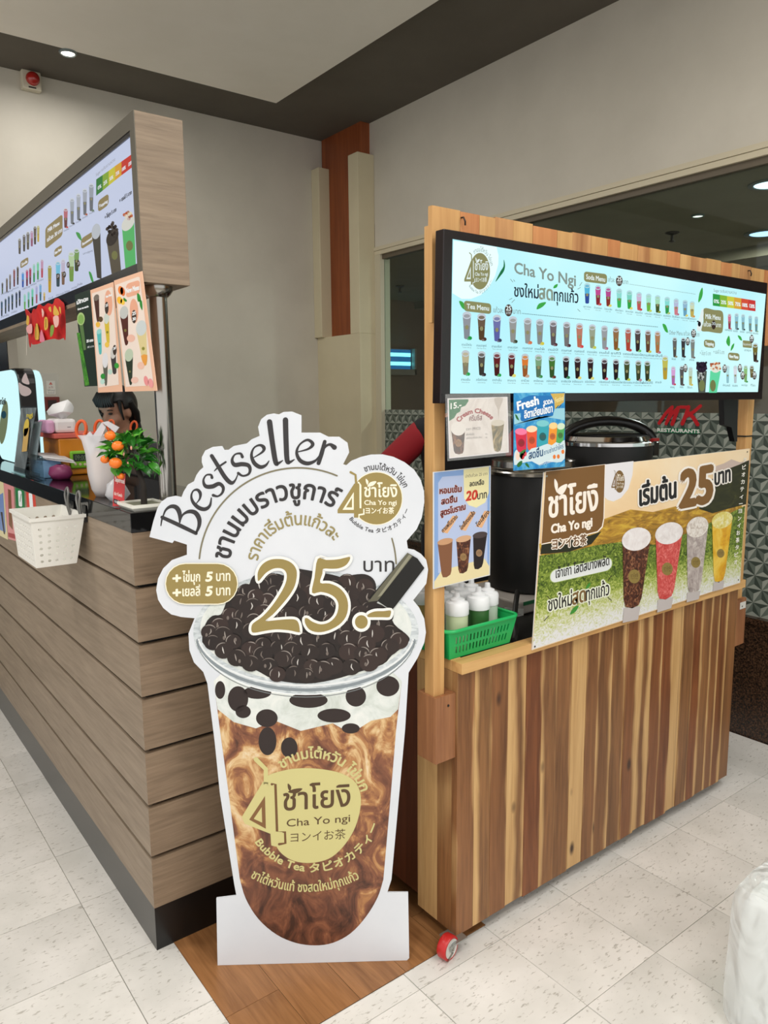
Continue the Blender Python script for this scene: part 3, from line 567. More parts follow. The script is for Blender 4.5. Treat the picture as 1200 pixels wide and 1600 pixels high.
# --- lettering
I = Ink(SA, SN)
A_ = lambda x, y: (230+x/7.059, 680+y/7.059); B_ = lambda x, y: (300+x/6.667, 640+y/6.667); D_ = lambda x, y: (230+x/2.667, 630+y/2.667)
def pen(tr, sc, P, w): I.stroke([tr(*p) for p in P], [q*1.5/sc for q in w], DARK, 6); I.up(.5)
pen(A_, 7.06, [(152, 997), (160, 940), (172, 905)], [8, 12, 16]); pen(A_, 7.06, [(165, 905), (350, 990), (538, 1082)], [26, 30, 26])
pen(A_, 7.06, [(172, 905), (205, 825), (265, 785), (325, 800), (358, 865), (360, 960)], [10, 16, 26, 34, 32, 12])
pen(A_, 7.06, [(358, 965), (392, 880), (460, 842), (530, 855), (572, 920), (572, 1000), (535, 1088)], [8, 14, 26, 34, 34, 26, 14])
pen(A_, 7.06, [(540, 755), (580, 700), (585, 640), (553, 602), (508, 615), (487, 672), (507, 740), (570, 800), (640, 815), (692, 775), (708, 692)], [6, 14, 24, 20, 12, 16, 24, 30, 28, 20, 9])
pen(A_, 7.06, [(715, 468), (702, 437), (650, 442), (620, 500), (645, 562), (720, 565), (792, 535), (838, 575), (828, 635), (780, 673), (728, 662)], [22, 16, 12, 16, 28, 32, 28, 24, 18, 14, 22])
pen(A_, 7.06, [(712, 228), (785, 345), (860, 465), (925, 525), (970, 498), (1003, 425)], [28, 30, 32, 30, 14, 7]); pen(A_, 7.06, [(742, 394), (785, 352), (866, 296)], [7, 14, 15])
pen(B_, 6.67, [(525, 492), (505, 458), (448, 468), (418, 525), (445, 575), (520, 568), (585, 580), (606, 625), (588, 672), (530, 690), (482, 662)], [22, 16, 12, 20, 30, 30, 28, 22, 16, 14, 20])
pen(B_, 6.67, [(640, 502), (735, 440), (748, 395), (705, 370), (645, 400), (620, 475), (648, 555), (710, 598), (768, 580), (802, 535)], [6, 16, 26, 16, 12, 20, 28, 28, 18, 7])
pen(B_, 6.67, [(808, 128), (838, 350), (872, 548), (900, 558), (945, 530)], [38, 36, 34, 20, 7]); pen(B_, 6.67, [(974, 108), (980, 330), (992, 530), (1022, 545), (1066, 520)], [38, 36, 34, 20, 7])
pen(D_, 2.67, [(628, 203), (672, 190), (690, 170), (668, 153), (636, 172), (623, 205), (637, 238), (668, 251), (700, 240), (716, 220)], [3, 6, 10, 7, 5, 8, 11, 11, 7, 3])
pen(D_, 2.67, [(740, 160), (728, 205), (714, 250)], [10, 12, 11]); pen(D_, 2.67, [(724, 214), (742, 182), (762, 172), (780, 184)], [3, 6, 8, 14])
cx, cy = 466, 886
I.stroke([(cx+155*math.cos(math.radians(a)), cy-155*math.sin(math.radians(a))) for a in range(175, 64, -3)], 2.6, GOLDL, 0); I.stroke([(cx+153*math.cos(math.radians(a)), cy-153*math.sin(math.radians(a))) for a in range(17, 1, -3)], 2.4, GOLDL, 0)
I.arc('ชานมบราวชูการ์', (cx, cy), 107, 173, 60, 29, DARK, .9); I.arc('ราคาเริ่มต้นแก้วละ', (cx+2, cy), 66, 171, 38, 19, C((150, 138, 92), .5), .45)
I.text('บาท', (568, 893), (616, 893), 21, DARK, .2); I.build('headline_lettering', st, kind='stuff')
I = Ink(SA, SN, 5e-3); K = lambda x, y: (380+x/4.615, 850+y/4.615)
two = [(112, 264), (106, 240), (108, 200), (130, 155), (170, 122), (220, 106), (290, 108), (348, 132), (382, 175), (388, 225), (374, 295), (340, 358), (285, 428), (215, 505), (162, 550), (250, 544), (330, 538), (380, 543), (402, 572), (409, 625), (396, 632), (330, 618), (240, 612), (160, 622), (90, 635), (64, 628), (62, 592), (78, 564), (142, 518), (212, 440), (272, 350), (307, 280), (316, 222), (300, 186), (265, 171), (215, 176), (165, 206), (135, 240)]
five = [(538, 104), (600, 112), (680, 108), (735, 96), (770, 91), (765, 118), (738, 152), (690, 172), (640, 176), (579, 176), (572, 210), (556, 276), (622, 281), (692, 312), (741, 370), (757, 442), (741, 520), (690, 580), (612, 620), (540, 632), (480, 614), (449, 570), (446, 534), (466, 532), (500, 556), (560, 575), (622, 560), (671, 510), (688, 440), (669, 390), (622, 357), (560, 342), (497, 348), (515, 240)]
dash = [(898, 522), (905, 500), (950, 482), (1010, 480), (1062, 476), (1062, 505), (1050, 524), (1000, 524), (950, 524)]
for P in (two, five, dash): Q = [K(*p) for p in P]; I.stroke(Q+Q[:2], 8.4, PW, 3); I.up(.5)
I.ell(*K(852, 558), 14.5, 15.5, PW); I.up()
for P in (two, five, dash): I.poly([K(*p) for p in P], GOLD, 3)
I.ell(*K(852, 558), 10, 10.6, GOLD); I.build('price_numerals', st, kind='stuff', label='gold price numerals 25 with white outline')
I = Ink(SA, SN, 4.6e-3); I.rr((258.5, 944), (372.5, 944), 65, 32, CREAM); I.up(); I.rr((260, 942.5), (371, 942.5), 62, 30.5, GOLD); I.up()
for s, y in (('ไข่มุก', 908), ('เยลลี่', 930.5)):
    I.text('+', (271, y+3), (283, y+2), 15, CREAM, .9); I.text(s, (286, y), (313, y-.5), 14, CREAM, .45); I.text('5', (322, y-.5), (331, y-1), 14, CREAM, .9, up=(.15, -1)); I.text('บาท', (338.5, y-1), (360, y-1.5), 14.5, CREAM, .4)
I.build('topping_price_panel', st, kind='stuff', label='gold pill-shaped topping price panel')
def logo(I, cx, cy, rx, ry, disc, ink, out=None, txt=None, small=True, blob=None):
    """round badge: disc, the figure 4 with a straw, shop name in three scripts, slogans on the rim"""
    X = lambda x, y: (cx+(x-548)/316*rx, cy+(y-710)/325*ry)
    if blob: I.poly(blob, disc, 4)
    else:
        if out: I.ell(cx, cy, rx*1.03, ry*1.03, out, n=40); I.up()
        I.ell(cx, cy, rx, ry, disc, n=40)
    I.up()
    if out: I.stroke([X(*p) for p in ((322, 512), (345, 545), (345, 835), (385, 845), (388, 905), (325, 915), (325, 955))], rx*.075, out, 0); I.up(.5)
    I.poly([X(*p) for p in ((268, 525), (330, 505), (335, 832), (380, 836), (380, 890), (320, 895), (320, 950), (265, 950), (265, 895), (60, 895), (60, 850))], disc); I.stroke([X(*p) for p in ((222, 382), (284, 416), (292, 530))], rx*.09, disc, 0); I.up()
    I.poly([X(*p) for p in ((262, 630), (122, 852), (262, 852))], out or ink); I.up(); I.poly([X(*p) for p in ((240, 700), (166, 822), (240, 822))], disc); I.up()
    if txt: return
    a = lambda s, x0, x1, y, h, b=.3: I.text(s, X(x0, y), X(x1, y), h*ry/325, ink, b*rx/40)
    a('ชาโยงิ', 395, 802, 690, 150, .5); a('Cha Yo ngi', 395, 796, 790, 58, .25); a('ヨンイお茶', 412, 765, 895, 62, .25)
    for P in ([(432, 562), (468, 508), (545, 495), (505, 548)], [(414, 462), (445, 498), (432, 540), (414, 505)]): I.poly([X(*p) for p in P], ink, 3)
I = Ink(SA, SN); logo(I, 588.5, 778.8, 39.5, 40.6, GOLD, CREAM, CREAM)
I.arc('ชานมไต้หวัน ไข่มุก', (588.5, 778.8), 45, 113, 22, 9, DARK, .15); I.arc('Bubble Tea タピオカティー', (588.5, 778.8), 53.5, 217, 341, 6, DARK, .1, True); I.build('badge_print', st, kind='stuff', label='round gold shop badge')
I = Ink(SA, SN, 9e-4); LG = C((204, 196, 134), .5); LK = C((86, 62, 34), .5); T7 = lambda x, y: (290+x/3.077, 1140+y/3.077)
blob = [T7(*p) for p in ((385, 232), (470, 196), (560, 185), (660, 190), (755, 212), (818, 255), (842, 320), (836, 400), (808, 485), (755, 565), (688, 620), (600, 640), (520, 630), (462, 595), (430, 545), (400, 450), (385, 330))]
I.poly(blob, LG, 4); I.up(); I.stroke([T7(*p) for p in ((415, 262), (432, 262), (440, 490), (478, 492), (480, 545), (450, 550))], 4, C((110, 76, 40), .5), 0); I.up(.5)
I.poly([T7(*p) for p in ((372, 250), (420, 256), (424, 488), (466, 492), (466, 536), (440, 540), (436, 562), (412, 556), (408, 500), (285, 452), (270, 420))], LG); I.stroke([T7(*p) for p in ((338, 142), (386, 190), (386, 270))], 7, LG, 0); I.up(); I.poly([T7(*p) for p in ((382, 318), (306, 432), (386, 476))], C((126, 88, 50), .5)); I.up(); I.poly([T7(*p) for p in ((366, 372), (328, 428), (368, 446))], LG); I.up()
I.text('ชาโยงิ', (443, 1266), (547, 1259), 33, LK, .6); I.text('Cha Yo ngi', (448, 1291.5), (547, 1283.5), 11.5, LK, .1); I.text('ヨンイお茶', (454, 1315), (540, 1309), 12, LK)
for P in ([(492, 300), (520, 285), (562, 282), (535, 305)], [(492, 258), (508, 275), (502, 295), (492, 280)]): I.poly([T7(*p) for p in P], LK, 3)
I.arc('ชานมไต้หวัน ไข่มุก', (490, 1262), 78, 128, 19, 15, LG, .6); I.arc('Bubble Tea タピオカティー', (488, 1258), 108, 214, 343, 12, LG, .5, True, .96); I.arc('ชาไต้หวันแท้ ชงสดใหม่ทุกแก้ว', (478, 1215), 178, 241, 298, 14, LG, .35, True)
I.build('cup_badge_print', st, kind='stuff', label='pale gold shop badge on the cup')

# ================================================================== WOODEN DRINKS CART
KX0, KX1, KY, KYB = 1.321, 2.787, 1.42, 2.02
kt = root('drinks_cart', (2.05, 1.72, 0), 'wheeled drinks cart clad in two-tone acacia planks', 'cart')
mk('carcass', G().box(KX0+.03, KX1-.02, KY+.02, KYB, .06, .80), C((44, 28, 20), .6), kt)
pat = [(0, .10, .3), (.35, .05, 0), (.02, .08, .35), (.60, .25, 0), (0, .06, .9), (.22, .12, .1), (.03, .05, .15), (1.0, .4, 0), (.05, .1, .25), (.12, .22, .2), (.04, .18, .1), (.1, .3, .6), (.35, .45, .2), (.02, .22, .7), (.0, .2, .85), (.95, .3, 0), (.05, .12, .1), (.0, .3, .9), (.15, .1, .1), (.3, .2, .3), (.05, .3, .6), (.0, .1, .1)]
n = len(pat); ws = [random.uniform(.85, 1.15) for _ in pat]; tot = sum(ws); x = KX0
for w, p in zip(ws, pat):
    x2 = x+w/tot*(KX1-KX0); dz = random.uniform(-.003, .003)
    o = mk('plank', G().box(x+.0005, x2-.0005, KY+random.uniform(-.0012, .0012), KY+.019, .046+dz, .8205), PLANK, kt); o.color = (*p, 1); x = x2
for y0, y1, p in ((KY+.0195, 1.499, (.0, .1, .15)), (1.4995, 1.586, (1.0, .6, 0))):
    o = mk('side_plank', G().box(KX0, KX0+.02, y0, y1, .046, .8205), PLANK, kt); o.color = (*p, 1)
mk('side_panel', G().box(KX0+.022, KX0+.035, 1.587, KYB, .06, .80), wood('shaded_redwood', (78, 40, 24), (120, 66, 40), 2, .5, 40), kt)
o = mk('side_plank', G().box(KX1-.02, KX1, KY+.0195, KYB, .046, .8205), PLANK, kt); o.color = (.1, .1, .3, 1)
mk('front_rail', G().box(KX0, 2.80, KY-.02, KY+.022, .8207, .851), PINEX, kt, bev=.0015)
mk('side_rail', G().box(KX0, KX0+.035, KY+.0225, KYB, .8207, .851), wood('pale_pine_side', (186, 138, 82), (222, 180, 120), 1, .5, 40), kt, bev=.0015)
mk('back_rail', G().box(KX0+.036, 2.80, KYB-.03, KYB, .8207, .851), PINEX, kt)
mk('shelf_top', G().box(KX0+.0355, KX1, KY+.0225, KYB-.031, .802, .838), C((22, 20, 19), .4), kt)
for sx in (0, 1):
    bx0, bx1 = ((1.25, KX0-.0005) if sx == 0 else (KX1+.0005, 2.862)); px0, px1 = ((1.256, 1.294) if sx == 0 else (2.812, 2.857))
    br = mk('post_bracket', G().box(bx0, bx1, 1.425, 1.4365, .58, .765).box(bx0, bx1, 1.482, 1.5, .58, .765).box(*((bx0, px0-.0005) if sx == 0 else (px1+.0005, bx1)), 1.437, 1.4815, .58, .765).box(*((px1+.0005, bx1) if sx == 0 else (bx0, px0-.0005)), 1.437, 1.4815, .58, .765), TEAK, kt)
    mk('screw', G().cyl((bx0+.044, 1.4255, .735), (bx0+.044, 1.4235, .735), .0035, n=10), C((30, 26, 22), .5), br)
    mk('post', G().box(px0, px1, 1.44, 1.478, .60, 1.965), PINE, kt, bev=.002)
mk('cable_tie', G().box(2.8095, 2.8595, 1.4385, 1.4395, 1.392, 1.397).box(2.8085, 2.8095, 1.4385, 1.48, 1.392, 1.397), C((16, 16, 16), .4), kt)
mk('bracket_sticker', G().box(2.815, 2.858, 1.4238, 1.4246, .725, .752), C((206, 204, 198), .5), kt)
# header planks behind the screen
x = 1.236; k = 0
while x < 2.90:
    w = random.uniform(.055, .10); x2 = min(x+w, 2.90)
    o = mk('header_plank', G().box(x+.0005, x2-.0005, 1.424+random.uniform(0, .001), 1.4395, 1.73, 2.0+random.uniform(-.002, .003)), (PINE, wood('orange_pine', (168, 100, 56), (208, 146, 92), 2, .5, 34), PINE, wood('streaked_pine', (150, 96, 56), (214, 164, 108), 2, .5, 26))[k % 4], kt); x = x2; k += 1
for xx in (1.33, 2.72): mk('hook', G().tube([(xx, 1.424, 1.985), (xx, 1.416, 1.985), (xx+.002, 1.412, 1.975), (xx+.004, 1.414, 1.966)], .0022, 6), C((60, 50, 42), .4, .6), kt)
# casters
def caster(x, y, ax, lever=True):
    a = V(ax).normalized(); c_ = V((x, y, .034)); s_ = a.cross(V((0, 0, 1)))
    w = mk('caster_wheel', G().lathe(c_-a*.014, [(.0272, 0), (.032, 0), (.034, .003), (.034, .025), (.032, .028), (.0272, .028), (.0272, 0)], 28, a, False), C((186, 34, 34), .35), kt, smooth=40)
    mk('wheel_hub', G().lathe(c_-a*.0145, [(.006, .002), (.012, .003), (.020, .003), (.0268, .0), (.0268, .029), (.020, .026), (.012, .026), (.006, .027)], 24, a), C((214, 212, 206), .4), w, smooth=40)
    mk('axle_bolt', G().cyl(c_-a*.02, c_+a*.02, .004, n=8), STEEL, w)
    f = None
    for sgn in (-1, 1):
        f = G(); b0 = c_+a*(.0165*sgn); f.prism([b0-s_*.007-V((0, 0, .008)), b0+s_*.007-V((0, 0, .008)), b0+s_*.012+V((0, 0, .0115)), b0-s_*.012+V((0, 0, .0115))], a*.0018*sgn); mk('caster_fork', f, C((170, 174, 172), .3, .8), w)
    mk('caster_plate', G().box(c_.x+.005, c_.x+.06, c_.y-.018, c_.y+.04, .0405, .0453), C((170, 174, 172), .3, .8), w)
    if lever: mk('brake_lever', G().prism([c_+a*.022+s_*.010+V((0, 0, -.004)), c_+a*.022+s_*.036+V((0, 0, -.016)), c_+a*.028+s_*.036+V((0, 0, -.014)), c_+a*.028+s_*.010+V((0, 0, 0))], V((0, 0, .0025))), STEEL, w)
caster(1.284, 1.413, (.2, -.93, 0)); p = pZ(998, 1243, 0); caster(p.x+.02, p.y+.06, (.5, .85, 0)); caster(1.42, 1.97, (1, 0, 0), False); caster(2.70, 1.97, (1, 0, 0), False)
# ------------------------------------------------------------------ stretched menu screen
TN = V((0, -.425, -.012)).normalized(); TP = V((0, 1.39, 1.535))
def pt(x, y): return hit(x, y, TP, TN)
tv = root('menu_screen', pt(940, 628), 'wide glowing digital menu screen in a black frame on the cart', 'screen')
q = [pt(*p) for p in ((693.5, 357), (688, 630.5), (1191, 624), (1199.5, 442))]
mk('housing', G().prism(q, (0, .03, 0)), C((22, 11, 13), .22), tv, bev=.002)
mk('mount_arm', G().prism([pY(x_, y_, 1.42) for x_, y_ in ((1131, 622), (1153, 622), (1152, 690), (1148, 690), (1143, 668), (1132, 664))], (0, .02, 0)), C((14, 14, 15), .4), tv)
I = Ink(TP, TN); SQ = [(707, 373.5), (703, 615), (1184, 612.5), (1196.5, 459.5)]
m_, t_, b_ = nt('menu_screen_light'); v_ = coords(t_); f_ = noise(t_, v_, 1.7, 2)
L(t_, ramp(t_, f_, [(.35, (176, 236, 246)), (.65, (206, 250, 250))]), b_.inputs['Emission Color']); b_.inputs['Emission Strength'].default_value = 1.05; b_.inputs['Base Color'].default_value = (0, 0, 0, 1); b_.inputs['Roughness'].default_value = .4
I.poly(SQ, m_); I.build('display', tv)
I = Ink(TP, TN, 5e-4); e3 = lambda c_: E(c_, .9)
OL = e3((146, 146, 100)); TW = e3((238, 252, 250)); TK = e3((28, 36, 50)); TG = e3((130, 148, 142)); LF = e3((66, 176, 74)); LFD = e3((30, 120, 70))
Z1 = lambda x, y: (700+x/6.667, 365+y/6.667); Z3 = lambda x, y: (1030+x/7.059, 440+y/7.059); Z4 = lambda x, y: (890+x/6, 400+y/6)
I.poly([Z1(*p) for p in ((56, 72), (400, 122), (505, 140), (525, 230), (522, 320), (490, 440), (430, 550), (340, 640), (240, 680), (140, 680), (44, 620))], E((232, 255, 254), 1.05)); I.up()
def tlogo():
    logo(I, *Z1(330, 392), 105/6.667, 190/6.667, OL, TW, TW)
tlogo(); I.arc('ชานมไต้หวัน ไข่มุก', Z1(330, 392), 17.5, 120, 15, 4, TG, 0, False, 1.75); I.arc('Bubble Tea タピオカティー', Z1(325, 392), 22, 222, 335, 3, TG, 0, True, 1.6); I.up(6)
for P, m2 in (([(578, 270), (592, 330), (580, 390), (545, 440), (490, 505), (540, 400), (575, 340)], LFD), ([(1095, 570), (1105, 540), (1140, 525), (1130, 560)], LF), ([(920, 790), (945, 730), (1020, 715), (980, 765)], LF), ([(112, 705), (150, 712), (180, 760), (180, 795), (140, 770)], LF)): I.poly([Z1(*p) for p in P], m2, 3)
I.text('Cha Yo Ngi', Z1(690, 410), (899, 447), 17, e3((142, 158, 150)), .5); I.text('ชงใหม่', (803, 463), (841, 466.5), 18, TK, .3); I.text('สด', (842, 467), (863, 469.5), 21, e3((142, 158, 140)), .6); I.text('ทุกแก้ว', (865, 470), (903, 473.5), 18, TK, .3)
for P in ([(797, 436), (801, 441)], [(802, 437), (804, 440)], [(799, 473), (804, 468)], [(795, 468.5), (800, 466)], [(905, 447), (909, 441)], [(902, 452), (907, 449)], [(902, 483), (906, 487)]): I.stroke(P, .8, TG, 0)
def pill(p0, p1, h, s, a, b, hh, bold=.2): I.rr(p0, p1, h, h*.28, OL); I.up(); I.text(s, a, b, hh, TW, bold); I.k -= 1
pill((724.5, 486), (767, 491), 16.5, 'Tea Menu', (729, 482), (763.5, 485.5), 7.5); pill((912, 440), (948, 444.5), 16, 'Soda Menu', (915.5, 436), (945, 440.5), 7.5)
def coin(x, y, rx, ry, s='25'): I.up(8); I.ell(x, y, rx, ry, e3((72, 54, 46)), n=16); I.up(); I.text(s, (x-rx*.65, y), (x+rx*.65, y+.4), ry*.75, TW, .25); I.text('บาท', (x-rx*.6, y+ry*.62), (x+rx*.6, y+ry*.66), ry*.55, TW); I.k -= 9
I.text('แก้วละ', (770.5, 488), (786, 489.5), 8, TG); coin(794, 485, 6, 9.5); I.text('บาท', (801, 490), (813, 491), 8, TG)
I.text('แก้วละ', (949.5, 440), (960, 441.5), 7, TG); coin(967, 439, 5.2, 8.2); I.text('บาท', (973, 443.5), (981, 444.5), 7, TG)
for j in range(150): x = 815+j*1.42; I.poly([(x, 489.2+(x-815)*.1), (x+.8, 489.3+(x-815)*.1), (x+.8, 490.3+(x-815)*.1), (x, 490.2+(x-815)*.1)], TK) if x < 1027 else None
for j in range(74): x = 983+j*1.4; I.poly([(x, 443.6+(x-983)*.152), (x+.8, 443.7+(x-983)*.152), (x+.8, 444.5+(x-983)*.152), (x, 444.4+(x-983)*.152)], TG)
em = lambda c_: E(c_, .9)
r1 = [(729, GRY, (30, 160, 70)), (752, (88, 66, 40), (80, 50, 40)), (776, (96, 100, 170), (60, 60, 90)), (801, (148, 150, 148), (60, 70, 50)), (824, (150, 152, 150), (220, 120, 80)), (843, (140, 146, 146), (220, 210, 70)), (864, (96, 86, 90), (90, 50, 60)), (885, (120, 116, 116), (80, 50, 60)), (905, (196, 110, 84), (214, 70, 70)), (925, (150, 162, 130), (200, 210, 80)), (944, (150, 156, 160), (180, 120, 140)), (962, (140, 90, 40), (140, 150, 60)), (981, (180, 70, 50), (206, 60, 60)), (996, (50, 34, 34), (120, 200, 110)), (1012, (100, 64, 44), (210, 200, 70)), (1027, (176, 116, 66), (190, 120, 140))]
for x, c_, fr in r1:
    y0 = 488+(x-729)*.1; y1 = 530+(x-729)*.073; w = 14-(x-729)*.016
    minicup(I, x, y0, y1, w, [tuple(int(v*.8+40) for v in c_), c_], em=em, fruit=fr, lid=(206, 216, 226))
r2 = [(727, (196, 186, 150), (40, 170, 80)), (752, (84, 80, 74), (50, 40, 44)), (776, (104, 30, 34), (40, 170, 80)), (799, (96, 26, 30), (236, 226, 110)), (820, (226, 128, 50), (206, 170, 140)), (841, (128, 170, 130), (60, 150, 80)), (862, (70, 120, 50), (110, 50, 40)), (884, (44, 26, 30), (40, 130, 80)), (902, (50, 28, 32), (236, 220, 120)), (922, (48, 28, 32), (230, 226, 120)), (944, (48, 26, 32), (206, 80, 100)), (962, (44, 26, 32), (130, 200, 130)), (979, (70, 80, 44), (190, 210, 80)), (997, (84, 94, 60), (190, 140, 150)), (1011, (70, 84, 48), (160, 170, 80))]
for x, c_, fr in r2:
    y0 = 548+(x-727)*.058; y1 = 586+(x-727)*.033; w = 12.6-(x-727)*.011
    minicup(I, x, y0, y1, w, [c_, tuple(int(v*.7) for v in c_)], em=em, fruit=fr, lid=(200, 212, 218))
names = ['ชานมไต้หวัน', 'ชานมบราวชูการ์', 'ชานมเผือก', 'ชานมวนิลา', 'ชานมคาราเมล', 'ชานมน้ำผึ้ง', 'ชานมโกโก้', 'ชานมกาแฟ', 'ชานมสตรอเบอรี่', 'ชานมเมล่อน', 'ชานมลิ้นจี่', 'ชากีวี', 'ชาสตรอเบอรี่', 'ชาแอปเปิ้ล', 'ชาเมล่อน', 'ชาลิ้นจี่']
eng = ['Taiwan milk tea', 'Brown Sugar milk tea', 'Taro milk tea', 'Vanilla milk tea', 'Caramel milk tea', 'Honey milk tea', 'Cocoa milk tea', 'Coffee milk tea', 'Strawberry milk tea', 'Melon milk tea', 'Lychee milk tea', 'Kiwi tea', 'Strawberry tea', 'Apple tea', 'Melon tea', 'Lychee tea']
for (x, _, _), a, b in zip(r1, names, eng):
    y = 540+(x-729)*.058; I.text(a, (x-8, y), (x+7.5, y+.6), 3.4, TK); I.text(b, (x-7, y+3.6), (x+7, y+4.2), 2, TG)
names = ['ชานมเย็น', 'ชาช็อกโกแลต', 'ชาดำเย็น', 'ชามะนาว', 'ชาบ๊วย', 'ชาเขียวนม', 'ชาเขียวบราวชูการ์', 'ชาเขียวใส', 'ชาเขียวมะนาว', 'ชาเขียวน้ำผึ้งมะนาว', 'ชาเขียวสตรอเบอรี่', 'ชาเขียวแอปเปิ้ล', 'ชาเขียวเมล่อน', 'ชาเขียวลิ้นจี่', 'ชาเขียวกีวี']
for (x, _, _), a in zip(r2, names):
    y = 594.5+(x-727)*.018; w = min(8.5, 3+len(a)*.5); I.text(a, (x-w, y), (x+w, y+.3), 3.3, TK); I.text('Green milk tea', (x-6, y+3.6), (x+6, y+3.9), 2, TG)
r3 = [(917, (90, 190, 230), (50, 80, 160), None), (934, (200, 80, 150), (140, 40, 50), (210, 70, 70)), (950, (190, 80, 150), (140, 50, 40), (236, 220, 110)), (967, (150, 230, 220), (60, 190, 90), None), (983, (130, 220, 200), (50, 170, 70), (236, 226, 110)), (998, (214, 190, 220), (200, 90, 90), (206, 60, 60)), (1013, (170, 236, 210), (110, 190, 70), (200, 220, 90)), (1027, (170, 230, 190), (70, 90, 40), (140, 160, 60)), (1042, (140, 230, 220), (50, 160, 80), (180, 210, 120)), (1056, (190, 196, 226), (214, 130, 140), (190, 120, 140)), (1070, (150, 190, 216), (110, 170, 200), (236, 220, 110)), (1081, (214, 226, 190), (200, 180, 90), (220, 160, 80))]
for j, (x, a, b, fr) in enumerate(r3):
    y0 = 443+(x-917)*.172; y1 = 474.5+(x-917)*.128; minicup(I, x, y0, y1, 9.6-(x-917)*.009, [a, b], em=em, fruit=fr, lid=(190, 230, 236))
    y = 480+(x-917)*.115; I.text(('บลูฮาวายโซดา', 'น้ำแดงโซดา', 'น้ำแดงมะนาวโซดา', 'เขียวโซดา', 'เขียวมะนาวโซดา', 'สตรอเบอรี่โซดา', 'เมล่อนโซดา', 'กีวีโซดา', 'แอปเปิ้ลโซดา', 'ลิ้นจี่โซดา', 'มะนาวโซดา', 'บ๊วยโซดา')[j], (x-6, y), (x+6, y+1.4), 2.8, TK); I.text('Lime soda', (x-4, y+3.4), (x+4, y+4.3), 1.8, TG)
# right-hand block of the menu
for P, m2 in (([(472, 65), (478, 130), (462, 190), (428, 230), (440, 130)], LF), ([(32, 470), (70, 480), (95, 560), (60, 545)], LF), ([(765, 595), (780, 660), (768, 715), (735, 665)], LF), ([(825, 680), (815, 730), (785, 765), (795, 710)], LF), ([(862, 595), (895, 605), (912, 650), (885, 640)], LF)): I.poly([Z3(*p) for p in P], m2, 3)
I.text('Sugar ระดับความหวาน', Z3(598, 112), Z3(848, 140), 4.6, TG)
for j, c_ in enumerate(((48, 160, 72), (140, 192, 60), (214, 214, 70), (226, 172, 62), (222, 84, 60), (210, 62, 58))):
    a, b = 588+j*78.5, 588+(j+1)*78.5; yt = lambda x: 133+(x-588)*.164; yb_ = lambda x: 265+(x-588)*.134
    I.poly([Z3(a, yt(a)), Z3(b, yt(b)), Z3(b, yb_(b)), Z3(a, yb_(a))], e3(c_))
    I.up(); I.text(('0%', '25%', '50%', '75%', '100%', '120%')[j], Z3(a+12, yb_(a)-32), Z3(a+68, yb_(b)-34), 5.5, TW, .25); I.k -= 1
I.poly([Z3(*p) for p in ((490, 298), (600, 312), (680, 322), (704, 370), (702, 480), (690, 560), (640, 568), (540, 552), (462, 540), (485, 440))], OL, 4); I.up(); I.text('Milk Menu', Z3(508, 408), Z3(672, 425), 7.5, TW, .15); I.text('แก้วละ', Z3(488, 492), Z3(572, 498), 6.5, TW, .1); I.text('บาท', Z3(622, 500), Z3(678, 506), 6.5, TW, .1); I.up(); I.ell(*Z3(597, 478), 3.4, 7, e3((60, 46, 40))); I.up(); I.text('30', Z3(578, 478), Z3(616, 480), 4.6, TW); I.k -= 3
I.poly([Z3(*p) for p in ((470, 300), (488, 330), (478, 440), (460, 540), (430, 545), (412, 520), (440, 400))], TW, 3); I.up(); I.ell(*Z3(440, 468), 2.4, 4, e3((20, 22, 26))); I.ell(*Z3(424, 440), 1.6, 1.2, e3((20, 22, 26)))
for s, P, h, w in (('Topping', ((490, 722), (612, 735)), 12, 4), ('New Menu', ((756, 865), (882, 876)), 12, 4)):
    I.rr(Z3(*P[0]), Z3(*P[1]), h, 4, OL); I.up(); I.text(s, Z3(P[0][0]+14, P[0][1]-26), Z3(P[1][0]-14, P[1][1]-26), 5, TW, .25); I.k -= 1
I.text('+ ไข่มุก 5 บาท', Z3(445, 808), Z3(565, 815), 6, TG); I.text('+ เยลลี่ 5 บาท', Z3(595, 795), Z3(715, 802), 6, TG)
I.text('Other Menu แก้วละ', Z3(105, 582), Z3(340, 600), 6.5, TG); I.text('บาท', Z3(405, 605), Z3(440, 608), 6.5, TG); coin(*Z3(375, 572), 3.9, 6.8)
